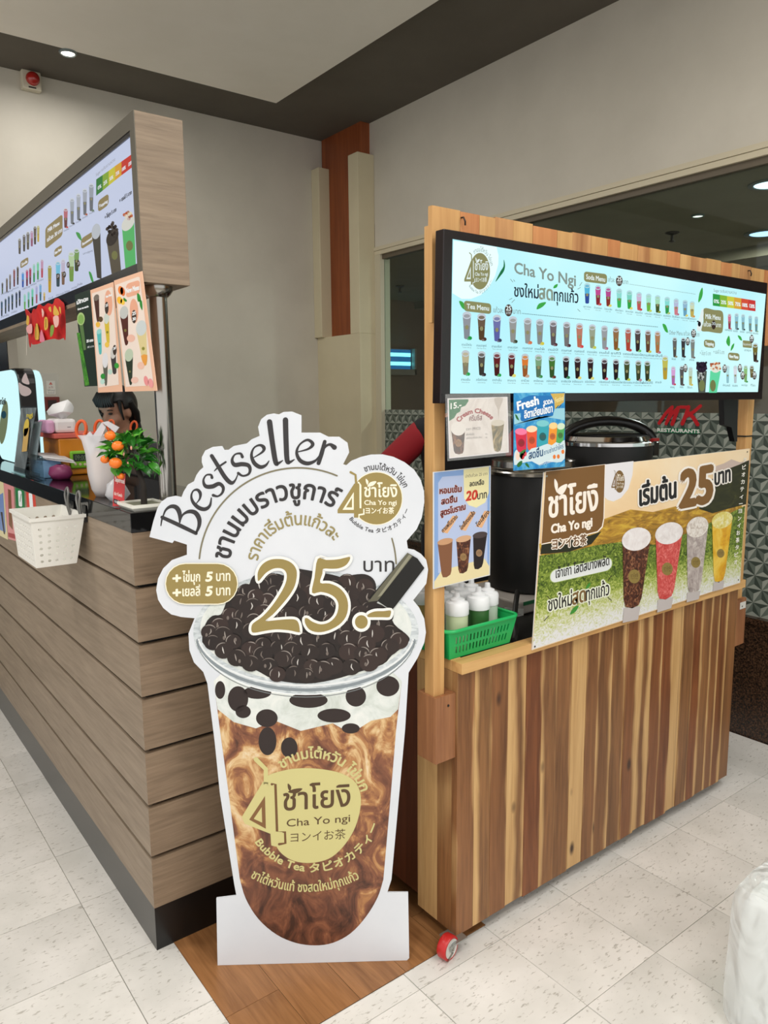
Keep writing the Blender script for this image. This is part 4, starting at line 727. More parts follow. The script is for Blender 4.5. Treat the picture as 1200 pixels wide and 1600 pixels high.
for x, y0, y1, w, cc, fr in ((772, 355, 525, 40, [(214, 120, 150), (150, 60, 80)], (214, 90, 100)), (850, 352, 528, 46, [(150, 200, 216), (120, 160, 166)], (40, 40, 44)), (922, 362, 535, 42, [(150, 200, 216), (120, 160, 166)], (40, 50, 44)), (1000, 375, 548, 42, [(150, 200, 216), (110, 150, 156)], (190, 120, 90)), (1068, 385, 555, 40, [(150, 200, 216), (110, 150, 156)], (150, 190, 150)),
                             (168, 615, 835, 52, [(104, 104, 100), (80, 78, 74)], (150, 140, 110)), (262, 620, 835, 50, [(60, 56, 60), (50, 46, 50)], (60, 50, 56)), (366, 630, 845, 52, [(130, 136, 130), (130, 136, 130)], (110, 100, 100)),
                             (152, 935, 1140, 52, [(220, 170, 220), (180, 110, 170)], (206, 70, 80)), (246, 930, 1145, 52, [(90, 88, 88), (80, 76, 74)], (90, 80, 76)), (342, 945, 1145, 50, [(196, 220, 200), (200, 200, 130)], (220, 200, 90)), (62, 820, 1080, 70, [(200, 196, 90), (190, 160, 50)], None),
                             (1056, 680, 885, 62, [(120, 110, 50), (60, 44, 34)], (70, 50, 50)), (752, 930, 1120, 42, [(190, 236, 240), (150, 200, 210)], None), (836, 930, 1120, 46, [(226, 232, 240), (190, 210, 216)], None), (950, 925, 1110, 46, [(150, 200, 130), (130, 180, 110)], (60, 160, 80)), (1018, 925, 1060, 50, [(120, 110, 70), (110, 100, 60)], None)):
    p, q_ = Z3(x, y0), Z3(x, y1); minicup(I, p[0], p[1], q_[1], w/7.059, cc, em=em, fruit=fr, lid=(206, 232, 236))
for p in ((310, 660), (284, 955), (1016, 632), (718, 960), (886, 955), (916, 1035), (1046, 1035)): coin(*Z3(*p), 3.4, 6.6, '30')
I.rr(Z3(918, 725), Z3(1020, 735), 11, 1.2, OL); I.up(); I.text('Recommend', Z3(925, 702), Z3(1012, 708), 4, TW); I.k -= 1
for s, a, b in (('เผือกนมสด', (135, 862), (180, 866)), ('โกโก้', (240, 868), (275, 871)), ('ชาไทย', (330, 872), (382, 876)), ('นมชมพู', (118, 1172), (165, 1176)), ('โอเลี้ยง', (222, 1172), (262, 1176)), ('น้ำผึ้งมะนาว', (305, 1176), (362, 1180)), ('มัทฉะลาเต้', (700, 1152), (778, 1158)), ('นมสด', (805, 1155), (862, 1160)), ('มะนาวโซดา', (905, 1150), (970, 1156)), ('กีวีโซดา', (1005, 1152), (1058, 1158)), ('นมสตรอเบอรี่', (722, 540), (800, 550)), ('นมโอรีโอ้', (812, 552), (862, 558)), ('นมวนิลา', (888, 560), (938, 566)), ('นมคาราเมล', (958, 568), (1020, 576)), ('นมเมล่อน', (1030, 578), (1090, 584)), ('บราวน์ชูการ์', (935, 765), (1012, 772)), ('ชามะลิ', (-45, 1120), (20, 1122))): I.text(s, Z3(*a), Z3(*b), 3.2, TK)
I.up(3); PEARLP = em((92, 104, 92))
def tall(tl, tr, br, bl, m2, lid, n2, cols):
    I.poly([Z3(*p) for p in (tl, tr, br, bl)], m2); I.up(); I.ell(*Z3((tl[0]+tr[0])/2, (tl[1]+tr[1])/2-40), (tr[0]-tl[0])/14, 8.5, lid); I.up(); rr_ = random.Random(5)
    for j in range(n2): I.ell(*Z3((tl[0]+tr[0])/2+rr_.uniform(-.45, .45)*(tr[0]-tl[0]), tl[1]-45+rr_.uniform(-48, 30)), 1.8, 1.8, em(cols[j % len(cols)]), n=8)
    I.ell(*Z3((bl[0]+br[0])/2, bl[1]-78), 4.6, 9, em((120, 130, 80))); I.k -= 2
tall((410, 985), (522, 985), (505, 1226), (430, 1226), em((84, 92, 84)), em((40, 30, 46)), 34, [(40, 30, 46), (60, 46, 66), (26, 20, 30)])
rr_ = random.Random(9); I.up()
for j in range(22): I.ell(*Z3(rr_.uniform(430, 505), rr_.uniform(1005, 1110)), 1.5, 2, em(((190, 196, 190), (40, 40, 40))[j % 2]), n=8)
I.k -= 1
tall((560, 985), (675, 985), (632, 1226), (545, 1226), em((104, 226, 170)), em((236, 240, 226)), 18, [(200, 110, 60), (240, 236, 210), (170, 80, 44)])
I.build('menu_graphics', tv, kind='stuff', label='menu pictures and prices on the screen')
# ================================================================== SIGNS ON THE CART
def sheet(name, quad, P, N, thick, mat, label, cat, group=None, zmin=-9):
    P = V(P); N = V(N).normalized(); q = [hit(*p, P, N) for p in quad]; q = [V((p.x, p.y, max(p.z, zmin))) for p in q]
    c_ = sum(q, V((0, 0, 0)))/4; r_ = root(name, (c_.x, c_.y, min(p.z for p in q)), label, cat, group)
    mk('panel', G().prism(q, -N*thick), mat, r_); return r_, Ink(P, N)
LV = lambda x, y: (690+x/10, 610+y/10)
# cream cheese card in a clear sleeve
MARB = swirl('cream_card_print', [(.3, (206, 196, 190)), (.5, (222, 214, 208)), (.7, (232, 226, 222))], 9, 2)
cc, I = sheet('price_card', [(699.5, 622.5), (793, 620), (795, 707), (702.5, 716.3)], (0, 1.384, 0), (0, -1, 0), .0015, C((232, 226, 228), .5), 'white Cream Cheese price card in a clear sleeve under the screen', 'sign')
I.poly([(701, 624), (791.5, 621.5), (793.5, 705.5), (703.5, 714.5)], MARB); I.up()
I.poly([LV(*p) for p in ((112, 145), (410, 138), (420, 165), (370, 240), (300, 265), (288, 330), (235, 360), (195, 430), (118, 478))], C((24, 110, 62), .5)); I.up()
I.text('15.-', LV(140, 292), LV(305, 262), 9, C((240, 240, 236), .5), .35)
I.arc('Cream Cheese', (744, 672), 29, 152, 38, 7.4, C((158, 34, 40), .5), .45, False, .92); I.text('ครีมชีส', LV(432, 476), LV(628, 464), 8, C((120, 60, 60), .5), .2)
I.text('ราคา (PRICE)', LV(380, 628), LV(608, 610), 4.2, C((70, 60, 60), .5)); I.text('เพิ่มครีมชีส', LV(382, 706), LV(505, 698), 3, C((60, 50, 50), .5)); I.text('15.-', LV(682, 696), LV(722, 694), 2.4, C((60, 50, 50), .5)); I.text('แก้วใหญ่ ครีมชีส มัทฉะ', LV(384, 762), LV(632, 744), 3, C((60, 50, 50), .5)); I.text('15.-', LV(682, 750), LV(730, 746), 2.4, C((60, 50, 50), .5))
def cupart(I, tl, tr, br, bl, mat, topm, toph, badge=None, bottom=.12):
    """printed picture of a cup: tapered body with rounded base, foam ellipse, badge"""
    w = br[0]-bl[0]; h = bl[1]-tl[1]; bb = ((bl[0]+br[0])/2, (bl[1]+br[1])/2+h*.04)
    I.poly([tl, tr, (br[0]+(tr[0]-br[0])*bottom, br[1]-(br[1]-tr[1])*bottom), (br[0]-w*.1, br[1]), bb, (bl[0]+w*.1, bl[1]), (bl[0]+(tl[0]-bl[0])*bottom, bl[1]-(bl[1]-tl[1])*bottom)], mat); I.up()
    I.ell((tl[0]+tr[0])/2, (tl[1]+tr[1])/2-toph*.35, (tr[0]-tl[0])*.53, toph, topm, n=26, sk=(tr[1]-tl[1])/(tr[0]-tl[0])); I.up()
    if badge: x = (tl[0]+tr[0]+bl[0]+br[0])/4; y = (tl[1]+tr[1])*.235+(bl[1]+br[1])*.265; I.ell(x, y, w*.36, w*.42, badge, n=20); I.up(); I.text('ชาโยงิ', (x-w*.22, y+w*.04), (x+w*.22, y+w*.02), w*.2, C((86, 62, 34), .5)); I.text('Cha Yo ngi', (x-w*.2, y+w*.16), (x+w*.2, y+w*.15), w*.09, C((86, 62, 34), .5)); I.k -= 1
    I.k -= 2
BRN = swirl('brown_sugar_print', [(.35, (44, 22, 16)), (.5, (84, 44, 30)), (.62, (140, 90, 60)), (.75, (196, 160, 120))], 46, 2)
MAT = swirl('matcha_print', [(.35, (70, 66, 34)), (.5, (130, 112, 66)), (.65, (186, 160, 110))], 30, 2)
cupart(I, LV(148, 630), LV(362, 640), LV(340, 985), LV(195, 985), BRN, C((226, 220, 214), .5), 11, C((150, 110, 70), .5)); cupart(I, LV(775, 530), LV(975, 520), LV(925, 945), LV(815, 945), MAT, C((206, 196, 180), .5), 5)
I.poly([LV(*p) for p in ((820, 122), (955, 118), (930, 220), (900, 300), (885, 450), (875, 300), (845, 230))], C((190, 178, 168), .5), 2)
I.build('card_print', cc, kind='stuff')
q = [hit(*p, V((0, 1.3825, 0)), V((0, 1, 0))) for p in ((695.5, 616), (797, 613), (799, 711), (699, 720.5))]; mk('clear_sleeve', G().prism(q, (0, -.0008, 0)), film_mat('sleeve_plastic', (235, 238, 238), .10, .12), cc)
# fresh soda poster
P2 = lambda x, y: (795+x/12, 610+y/12)
sd, I = sheet('soda_poster', [(803, 614), (882.5, 612.5), (882.5, 729), (802.5, 735.5)], (0, 1.376, 0), (0, -1, 0), .0015, C((40, 140, 196), .45), 'blue Fresh Soda poster with five coloured drinks under the screen', 'poster')
BLUE = swirl('soda_poster_blue', [(.3, (18, 104, 176)), (.5, (40, 140, 200)), (.7, (110, 190, 222))], 22, 1.5); I.poly([(803, 614), (882.5, 612.5), (882.5, 729), (802.5, 735.5)], BLUE); I.up()
I.poly([P2(*p) for p in ((95, 440), (210, 430), (240, 580), (480, 500), (820, 480), (860, 340), (1045, 330), (1045, 560), (600, 480), (480, 560), (100, 640))], C((150, 204, 220), .5)); I.up()
I.poly([P2(*p) for p in ((120, 400), (150, 250), (260, 150), (420, 90), (560, 100), (800, 110), (845, 230), (830, 420), (800, 470), (500, 500), (280, 580), (215, 540), (230, 430), (150, 430))], C((22, 110, 180), .45), 4); I.up()
PWH = C((240, 244, 246), .45)
I.text('Fresh', P2(165, 375), P2(560, 255), 13, PWH, .7, up=(-.1, -1)); I.text('SODA', P2(650, 275), P2(822, 240), 6.5, PWH, .3); I.text('อิตาเลียนโซดา', P2(290, 525), P2(815, 405), 11.5, PWH, .4)
I.poly([P2(*p) for p in ((780, 60), (1045, 50), (1030, 220), (860, 350), (850, 200))], C((204, 172, 84), .5)); I.up(); I.text('Festival', P2(865, 235), P2(1025, 180), 8, C((230, 214, 150), .5), .2); I.stroke([P2(880, 340), P2(930, 280)], 1, C((50, 46, 30), .5), 0); I.stroke([P2(930, 330), P2(980, 270)], 1, C((50, 46, 30), .5), 0)
for tl, tr, br, bl, c_, tc, bc in (((120, 790), (330, 800), (325, 1150), (150, 1150), (206, 36, 70), (236, 120, 160), (150, 20, 44)), ((330, 750), (525, 740), (515, 1090), (350, 1120), (226, 84, 50), (244, 214, 180), (180, 70, 40)), ((520, 640), (745, 640), (725, 1060), (540, 1080), (50, 160, 176), (120, 196, 204), (20, 96, 100)), ((755, 690), (905, 680), (880, 1010), (730, 1030), (234, 150, 44), (246, 206, 140), (190, 100, 50)), ((905, 700), (1045, 690), (1020, 960), (885, 990), (80, 166, 90), (206, 226, 200), (60, 120, 60))):
    cupart(I, P2(*tl), P2(*tr), P2(*br), P2(*bl), C(c_, .45), C(tc, .45), 5.2, C(bc, .45))
I.up(3); I.poly([P2(*p) for p in ((100, 1180), (150, 1110), (200, 1190), (330, 1180), (420, 1090), (560, 1060), (720, 1000), (800, 1030), (880, 970), (960, 1000), (1045, 930), (1045, 1280), (900, 1350), (700, 1330), (560, 1400), (430, 1330), (250, 1360), (100, 1400))], C((206, 224, 230), .45), 2); I.up()
I.text('สดชื่น', P2(372, 1290), P2(635, 1225), 12, C((30, 76, 120), .45), .35); I.text('ซาบซ่ากว่าใคร', P2(655, 1210), P2(1020, 1080), 7, C((60, 110, 150), .45), .1)
I.poly([P2(*p) for p in ((205, 1180), (250, 1130), (310, 1100), (300, 1170), (260, 1220), (240, 1290), (200, 1240))], C((60, 120, 50), .45), 3); I.ell(*P2(250, 1235), 3.4, 5, C((200, 40, 50), .45)); I.ell(*P2(300, 1190), 2.6, 4, C((214, 60, 80), .45)); I.ell(*P2(165, 1230), 3.2, 7, C((236, 206, 190), .45))
for x, y in ((850, 1245), (925, 1240), (1010, 1150)): I.ell(*P2(x, y), 2.3, 3.4, C((226, 120, 40), .45))
for P in ([(145, 1400), (190, 1340), (245, 1320), (240, 1390), (180, 1440)], [(300, 1370), (350, 1370), (385, 1450), (330, 1420)], [(115, 450), (150, 470), (190, 560), (140, 530)]): I.poly([P2(*p) for p in P], C((34, 106, 44), .45), 3)
I.text('ชงสดทุกแก้ว', P2(570, 1410), P2(820, 1340), 5, PWH); I.build('poster_print', sd, kind='stuff')
# twenty-baht poster on the left post
P3 = lambda x, y: (640+x/4.615, 590+y/4.615)
tw, I = sheet('promotion_poster', [P3(172, 681), P3(586, 636), P3(580, 1425), P3(172, 1525)], (0, 1.4325, 0), (0, -1, 0), .003, C((226, 226, 224), .5), 'pale blue poster of three iced coffees at 20 baht on the left post', 'poster')
I.poly([P3(177, 686), P3(581, 641), P3(575, 1419), P3(177, 1519)], C((132, 164, 214), .5)); I.up()
I.poly([P3(*p) for p in ((205, 760), (235, 715), (560, 690), (560, 1330), (205, 1410))], C((178, 192, 224), .5)); I.up(); I.poly([P3(*p) for p in ((178, 1470), (230, 1390), (540, 1305), (574, 1360), (574, 1419), (177, 1519))], C((226, 212, 166), .5)); I.up()
I.poly([P3(*p) for p in ((388, 664), (572, 642), (570, 830), (545, 900), (480, 938), (425, 920), (392, 870))], C((230, 222, 172), .5)); I.up()
I.text('ปกติแก้วละ 25 บาท', P3(400, 722), P3(560, 702), 4.6, C((100, 92, 80), .5)); I.text('ลดเหลือ', P3(432, 785), P3(535, 770), 7.5, C((50, 46, 46), .5), .3); I.text('20', P3(405, 888), P3(482, 876), 14.5, C((196, 54, 36), .5), .8, up=(.12, -1)); I.text('บาท', P3(488, 878), P3(555, 866), 11, C((50, 46, 46), .5), .3)
for s, a, b in (('หอมเข้ม', (216, 838), (372, 822)), ('สดชื่น', (228, 915), (340, 895)), ('สูตรโบราณ', (222, 998), (400, 950))): I.text(s, P3(*a), P3(*b), 9, C((112, 44, 40), .5), .6, halo=C((214, 206, 214), .5), hw=1.2)
for s, a, b in (('กาแฟโบราณ', (240, 1120), (345, 1010)), ('โอเลี้ยงยกล้อ', (372, 1102), (472, 980)), ('โอเลี้ยง', (488, 1080), (575, 975))):
    I.poly([P3(a[0]-12, a[1]-8), P3(b[0]-35, b[1]-15), P3(b[0]+6, b[1]-10), P3(a[0]+32, a[1]+4)], C((222, 172, 128), .5)); I.up(); I.text(s, P3(*a), P3(*b), 6, C((60, 40, 34), .5), .25, up=(-.45, -.9)); I.k -= 1
cupart(I, P3(202, 1200), P3(308, 1180), P3(300, 1420), P3(232, 1440), C((128, 84, 56), .5), C((196, 150, 112), .5), 5); cupart(I, P3(336, 1180), P3(440, 1160), P3(418, 1395), P3(352, 1410), BRN, C((206, 164, 128), .5), 5, C((150, 118, 76), .5)); cupart(I, P3(457, 1150), P3(557, 1135), P3(525, 1365), P3(462, 1380), C((34, 22, 22), .4), C((70, 58, 58), .4), 5, C((150, 118, 86), .5))
I.build('poster_print', tw, kind='stuff')
# large landscape banner
FB = lambda x, y: (840+x/5, 690+y/5); HB = lambda x, y: (980+x/5.715, 690+y/5.715); BQ = [(850, 738), (1171.5, 701), (1156, 911), (831.5, 1016)]
bn, I = sheet('banner', BQ, (0, 1.396, 0), (0, -1, 0), .003, C((226, 224, 222), .5), 'long tea-field banner with four drinks and 25 baht along the cart front', 'banner')
zb = WL[bn].z
SKY = swirl('banner_sky_print', [(.3, (226, 188, 140)), (.5, (236, 208, 166)), (.7, (240, 222, 192))], 1.6, .5, (1, 1, 1), (.25, .5, -.1, .1))
LEAF = swirl('banner_tea_leaf_print', [(.30, (36, 54, 16)), (.42, (78, 100, 30)), (.54, (122, 144, 50)), (.66, (176, 186, 96)), (.80, (206, 208, 170)), (.95, (224, 224, 226))], 40, 3.2, (1, 1, 1.2), (0, .17, .50, -.03))
HILL = swirl('banner_hill_print', [(.3, (110, 84, 30)), (.5, (170, 126, 44)), (.65, (206, 168, 60)), (.8, (200, 190, 80))], 9, 2, (1, 1, 4)); FOG = swirl('banner_mist_print', [(.3, (196, 200, 176)), (.5, (216, 216, 210)), (.7, (228, 228, 230))], 20, 2)
DK = swirl('banner_dark_hill_print', [(.3, (30, 32, 14)), (.6, (52, 52, 24)), (.8, (78, 78, 34))], 8, 2, (1, 1, 4))
I.poly(BQ, SKY); I.up()
I.poly([HB(*p) for p in ((745, 235), (860, 195), (930, 158), (1005, 185), (1093, 165), (1090, 205), (930, 250), (745, 285))], C((196, 176, 166), .5)); I.up()
I.poly([(941, 812), (985, 796), (1020, 800), (1060, 790), (1100, 775), (1150, 765), (1162, 800), (1130, 850), (1060, 860), (960, 866), (846, 872), (842, 850)], HILL); I.up()
I.poly([HB(*p) for p in ((1088, 165), (1000, 205), (870, 255), (750, 340), (690, 480), (640, 600), (760, 640), (900, 600), (1060, 560), (1080, 300))], DK); I.poly([FB(*p) for p in ((30, 805), (250, 770), (420, 730), (500, 700), (420, 800), (250, 860), (20, 880))], C((34, 34, 16), .5)); I.up()
I.poly([(843, 868), (890, 862), (930, 852), (975, 846), (1030, 852), (1080, 830), (1120, 812), (1164, 790), (1158, 880), (1156.3, 910), (832, 1014.5)], LEAF); I.up()
I.poly([FB(*p) for p in ((62, 232), (530, 176), (520, 600), (508, 668), (470, 708), (385, 730), (28, 806))], C((244, 234, 222), .5)); I.up(); I.poly([FB(*p) for p in ((64, 234), (524, 180), (513, 600), (500, 662), (465, 700), (380, 722), (30, 798))], C((120, 84, 42), .5)); I.up()
I.poly([FB(*p) for p in ((530, 178), (748, 152), (740, 260), (708, 370), (650, 440), (590, 468), (545, 455), (518, 430))], C((226, 224, 228), .5)); I.up()
logo(I, *FB(638, 312), 8.2, 17.5, C((120, 92, 50), .5), C((236, 228, 214), .5), C((226, 224, 228), .5)); I.up(8)
BC = C((246, 236, 224), .5); I.text('ชาโยงิ', FB(85, 592), FB(466, 532), 39, BC, 1.1); I.text('Cha Yo ngi', FB(105, 716), FB(422, 660), 13.5, BC, .8); I.text('ヨンイお茶', FB(112, 838), FB(380, 798), 13, C((110, 76, 40), .5), .4, halo=BC, hw=1.8)
for P in ([(150, 395), (170, 355), (228, 330), (215, 380), (185, 415)], [(130, 290), (155, 330), (150, 400), (130, 350)], [(412, 345), (440, 325), (466, 345), (440, 362)]): I.poly([FB(*p) for p in P], BC, 3)
I.rr(FB(92, 1112), FB(582, 1000), 21.5, 10, C((176, 196, 120), .5)); I.up(); I.rr(FB(98, 1107), FB(577, 998), 19.5, 9, C((222, 226, 226), .5)); I.up(); I.text('เจ้าเก่า โลตัสบางพลัด', FB(140, 1066), FB(556, 962), 14.5, C((40, 38, 36), .5), .3)
HW = C((232, 236, 216), .5)
I.text('ชงใหม่', (856, 955), (893, 945), 20, C((38, 34, 32), .5), .35, halo=HW, hw=2.2); I.text('สด', (894, 945), (914, 939), 22, C((120, 92, 50), .5), .7, halo=HW, hw=2.2); I.text('ทุกแก้ว', (915, 938.5), (951, 929), 20, C((38, 34, 32), .5), .35, halo=HW, hw=2.2)
I.up(10); I.poly([FB(*p) for p in ((250, 1350), (275, 1300), (318, 1280), (295, 1325))], C((60, 140, 50), .5), 3); I.poly([FB(*p) for p in ((372, 1150), (385, 1120), (408, 1100), (400, 1135))], C((60, 140, 50), .5), 3)
for a, b in (((70, 1205), (100, 1235)), ((45, 1400), (85, 1360)), ((545, 1085), (575, 1045)), ((545, 1215), (575, 1240))): I.stroke([FB(*a), FB(*b)], 1, C((50, 46, 42), .5), 0)
HALO = C((240, 234, 226), .5)
I.text('เริ่มต้น', HB(108, 572), HB(430, 496), 30, C((30, 28, 30), .5), 1.2, halo=HALO, hw=3.4); I.text('25', HB(468, 585), HB(742, 532), 56, C((124, 88, 44), .5), 3.2, halo=HALO, hw=6.4, up=(.06, -1)); I.text('บาท', HB(778, 388), HB(915, 352), 23, C((30, 28, 30), .5), .9, halo=HALO, hw=2.8)
I.up(8)
for j, s in enumerate('タピオカティーヨンイお茶タピオ'):
    t_ = j/13; x, y = 1163-13*t_, 722+148*t_; I.text(s, (x-3, y), (x+2.4, y-.8), 5.6, C((236, 232, 222), .5), .25)
PINKC = swirl('pink_milk_print', [(.3, (176, 44, 44)), (.5, (206, 84, 80)), (.65, (226, 130, 124)), (.8, (240, 206, 200))], 44, 2); GREYC = swirl('taro_milk_print', [(.3, (142, 128, 126)), (.5, (176, 164, 160)), (.7, (206, 198, 192))], 26, 2); YELC = swirl('orange_juice_print', [(.3, (196, 124, 24)), (.5, (222, 172, 40)), (.7, (236, 204, 90))], 12, 1, (1, 1, 1))
BG = C((140, 120, 62), .5); LID = swirl('foam_top_print', [(.3, (216, 208, 206)), (.5, (232, 226, 226)), (.7, (240, 238, 238))], 30, 1); ICE = swirl('ice_top_print', [(.3, (176, 160, 150)), (.5, (222, 214, 206)), (.7, (240, 236, 232))], 60, 1); ICEY = swirl('citrus_top_print', [(.3, (200, 176, 60)), (.5, (226, 214, 130)), (.7, (240, 238, 220))], 60, 1)
for a in (((972, 851), (1015, 846), (1000, 945), (974, 948), BRN, LID, 18), ((1024, 842), (1065, 836), (1051, 931), (1027, 935), PINKC, LID, 17), ((1072.5, 832), (1105, 826), (1094, 921), (1073.5, 924), GREYC, ICE, 16), ((1112, 820), (1143, 814), (1131, 905), (1114.5, 908), YELC, ICEY, 13)): cupart(I, *a, BG)
for a in (((974, 950), (1000, 947), (996, 968), (972, 973)), ((1027, 937), (1051, 933), (1048, 950), (1026, 957)), ((1073, 926), (1094, 923), (1091, 936), (1072, 941)), ((1114, 910), (1131, 907), (1129, 920), (1113, 924))): I.poly(a, C((190, 182, 180), .5))
I.build('banner_print', bn, kind='stuff', label='tea field and drinks picture with Thai lettering')
for p in ((853.5, 744), (1167, 706), (1153, 906), (835, 1010)): c_ = hit(*p, V((0, 1.396, 0)), V((0, 1, 0))); mk('screw', G().cyl(c_, c_+V((0, -.0025, 0)), .003, n=8), STEEL, bn)

# ================================================================== THINGS ON THE CART
TOPZ = .8382
def lathe_obj(name, c_, prof, mat, parent, n=32): return mk(name, G().lathe(c_, prof, n), mat, parent, smooth=35)
ub = root('appliance_base', (2.0, 1.75, TOPZ), 'white appliance base with a printed notice under the plain black urn', 'appliance')
mk('case', G().box(1.80, 2.17, 1.64, 1.92, TOPZ+.001, .883), C((176, 170, 164), .5), ub, bev=.006); mk('green_stripe', G().box(1.82, 2.0, 1.6385, 1.64, .87, .882), C((40, 110, 70), .5), ub)
I = Ink((0, 1.6385, 0), (0, -1, 0)); I.poly([(788, 949), (818, 951), (818, 982), (788, 979)], C((216, 218, 216), .5)); I.up()
for j in range(5): I.text('วิธีใช้งานเครื่อง', (790, 954+j*3), (808+j % 3*3, 955+j*3), 2.2, C((90, 94, 98), .5))
I.build('notice_sheet', ub, kind='stuff')
u1 = root('urn', (2.01, 1.78, .884), 'tall plain black tea urn with a steel rim behind the posters', 'urn'); c_ = (2.01, 1.78, .884)
lathe_obj('body', c_, [(.14, 0), (.149, .006), (.15, .02), (.15, .395), (.148, .40)], BLACKM, u1, 40); lathe_obj('rim', c_, [(.15, .40), (.158, .402), (.159, .412), (.152, .418), (.154, .424), (.145, .428)], STEEL, u1, 40); lathe_obj('lid', c_, [(.145, .4285), (.144, .448), (.12, .456), (.03, .462), (.03, .475), (.0, .478)], STEEL, u1, 40)
u2 = root('insulated_pot', (2.37, 1.74, TOPZ), 'black insulated pot with a carrying handle and steel lid behind the banner', 'pot'); c_ = (2.37, 1.74, TOPZ)
lathe_obj('body', c_, [(.15, 0), (.16, .008), (.162, .03), (.165, .52), (.163, .53)], BLACKM, u2, 40); lathe_obj('rim', c_, [(.163, .53), (.168, .533), (.168, .545), (.158, .55)], CHROME, u2, 40); lathe_obj('lid', c_, [(.158, .5505), (.15, .566), (.11, .575), (0, .58)], CHROME, u2, 40)
h = G(); hd = V((.80, -.60, 0))
path = [V(c_)+hd*(.172*math.cos(a))+V((0, 0, .535+.085*math.sin(a))) for a in [math.pi*j/14 for j in range(15)]]
mk('handle', h.tube(path, [.016]+[.019]*13+[.016], 10), BLACKS, u2, smooth=50)
mk('red_latch', G().box(2.44, 2.47, 1.585, 1.60, 1.386, 1.396), C((180, 30, 30), .4), u2)
for s_ in (-1, 1): b_ = V(c_)+hd*(.172*s_)+V((0, 0, .52)); mk('hinge', G().box(b_.x-.018, b_.x+.018, b_.y-.018, b_.y+.018, b_.z-.03, b_.z+.02), BLACKS, u2, bev=.004)
# green basket with squeeze bottles
def slotted(bm_, a, b, c_, d, nu, nv, mu, mv, hw, hh, seg=4):
    """wall a-b-c-d (bottom edge a->b, top edge d->c) cut with nu x nv openings"""
    a, b, c_, d = map(V, (a, b, c_, d)); P = lambda u, v: (a*(1-u)+b*u)*(1-v)+(d*(1-u)+c_*u)*v
    us = [0, mu]+[mu+(1-2*mu)*i/nu for i in range(1, nu)]+[1-mu, 1]; vs = [0, mv[0]]+[mv[0]+(1-mv[0]-mv[1])*i/nv for i in range(1, nv)]+[1-mv[1], 1]
    for i in range(len(us)-1):
        for j in range(len(vs)-1):
            u0, u1_, v0, v1_ = us[i], us[i+1], vs[j], vs[j+1]; q = [P(u0, v0), P(u1_, v0), P(u1_, v1_), P(u0, v1_)]
            if 0 < i < len(us)-2 and 0 < j < len(vs)-2:
                cu, cv, ru, rv = (u0+u1_)/2, (v0+v1_)/2, (u1_-u0)/2*hw, (v1_-v0)/2*hh; ring = []
                for k_ in range(4*seg):
                    w = -math.pi*.75+2*math.pi*k_/(4*seg); x, y = math.cos(w), math.sin(w)
                    if seg == 1: x, y = (-1, 1, 1, -1)[k_], (-1, -1, 1, 1)[k_]
                    ring.append(P(cu+ru*x, cv+rv*y))
                o = 4; fs = []
                for k_ in range(4):
                    idx = [o+(k_*seg+m) % (4*seg) for m in range(seg+1)]; fs.append((k_, (k_+1) % 4, *idx[::-1]))
                bm_.add(q+ring, fs)
            else: bm_.add(q, [(0, 1, 2, 3)])
def solid(o, t): m = o.modifiers.new('thickness', 'SOLIDIFY'); m.thickness = t; m.offset = 0; return o
GRN = C((24, 168, 88), .35, Transmission_Weight=0)
gx0, gx1, gy0, gy1, gz0, gz1 = 1.302, 1.562, 1.432, 1.672, .8525, .932; t = .014
gb = root('basket', ((gx0+gx1)/2, 1.55, gz0), 'green plastic basket of squeeze bottles on the cart corner', 'basket')
g = G(); B0 = [(gx0+t, gy0+t, gz0), (gx1-t, gy0+t, gz0), (gx1-t, gy1-t, gz0), (gx0+t, gy1-t, gz0)]; T0 = [(gx0, gy0, gz1), (gx1, gy0, gz1), (gx1, gy1, gz1), (gx0, gy1, gz1)]
for i in range(4): slotted(g, B0[i], B0[(i+1) % 4], T0[(i+1) % 4], T0[i], 16, 2, .08, (.12, .18), .45, .72, 1)
g.add(B0, [(3, 2, 1, 0)]); solid(mk('tub', g, GRN, gb), .0025)
rp = []
for cx_, cy_, a0 in ((gx1-.02, gy1-.02, 0), (gx0+.02, gy1-.02, 90), (gx0+.02, gy0+.02, 180), (gx1-.02, gy0+.02, 270)):
    for j in range(5): w = math.radians(a0+22.5*j); rp.append((cx_+.026*math.cos(w), cy_+.026*math.sin(w), gz1+.002))
mk('rim', G().tube(rp, .0055, 8, True), GRN, gb, smooth=60)
def bottle(x, y, liquid, fill, lab, z0=.8535):
    r_ = root('squeeze_bottle', (x, y, z0), lab, 'bottle', 'squeeze bottles in the green basket'); c_ = (x, y, z0)
    lathe_obj('body', c_, [(.027, 0), (.030, .004), (.0302, .105), (.0302, .108)], C(liquid, .3), r_, 20)
    lathe_obj('cap', c_, [(.0318, .1082), (.0325, .110), (.0325, .136), (.030, .142), (.021, .146), (.0205, .151), (.013, .154), (.0085, .156), (.0078, .168), (.006, .170), (0, .170)], C((226, 228, 230), .4), r_, 20)
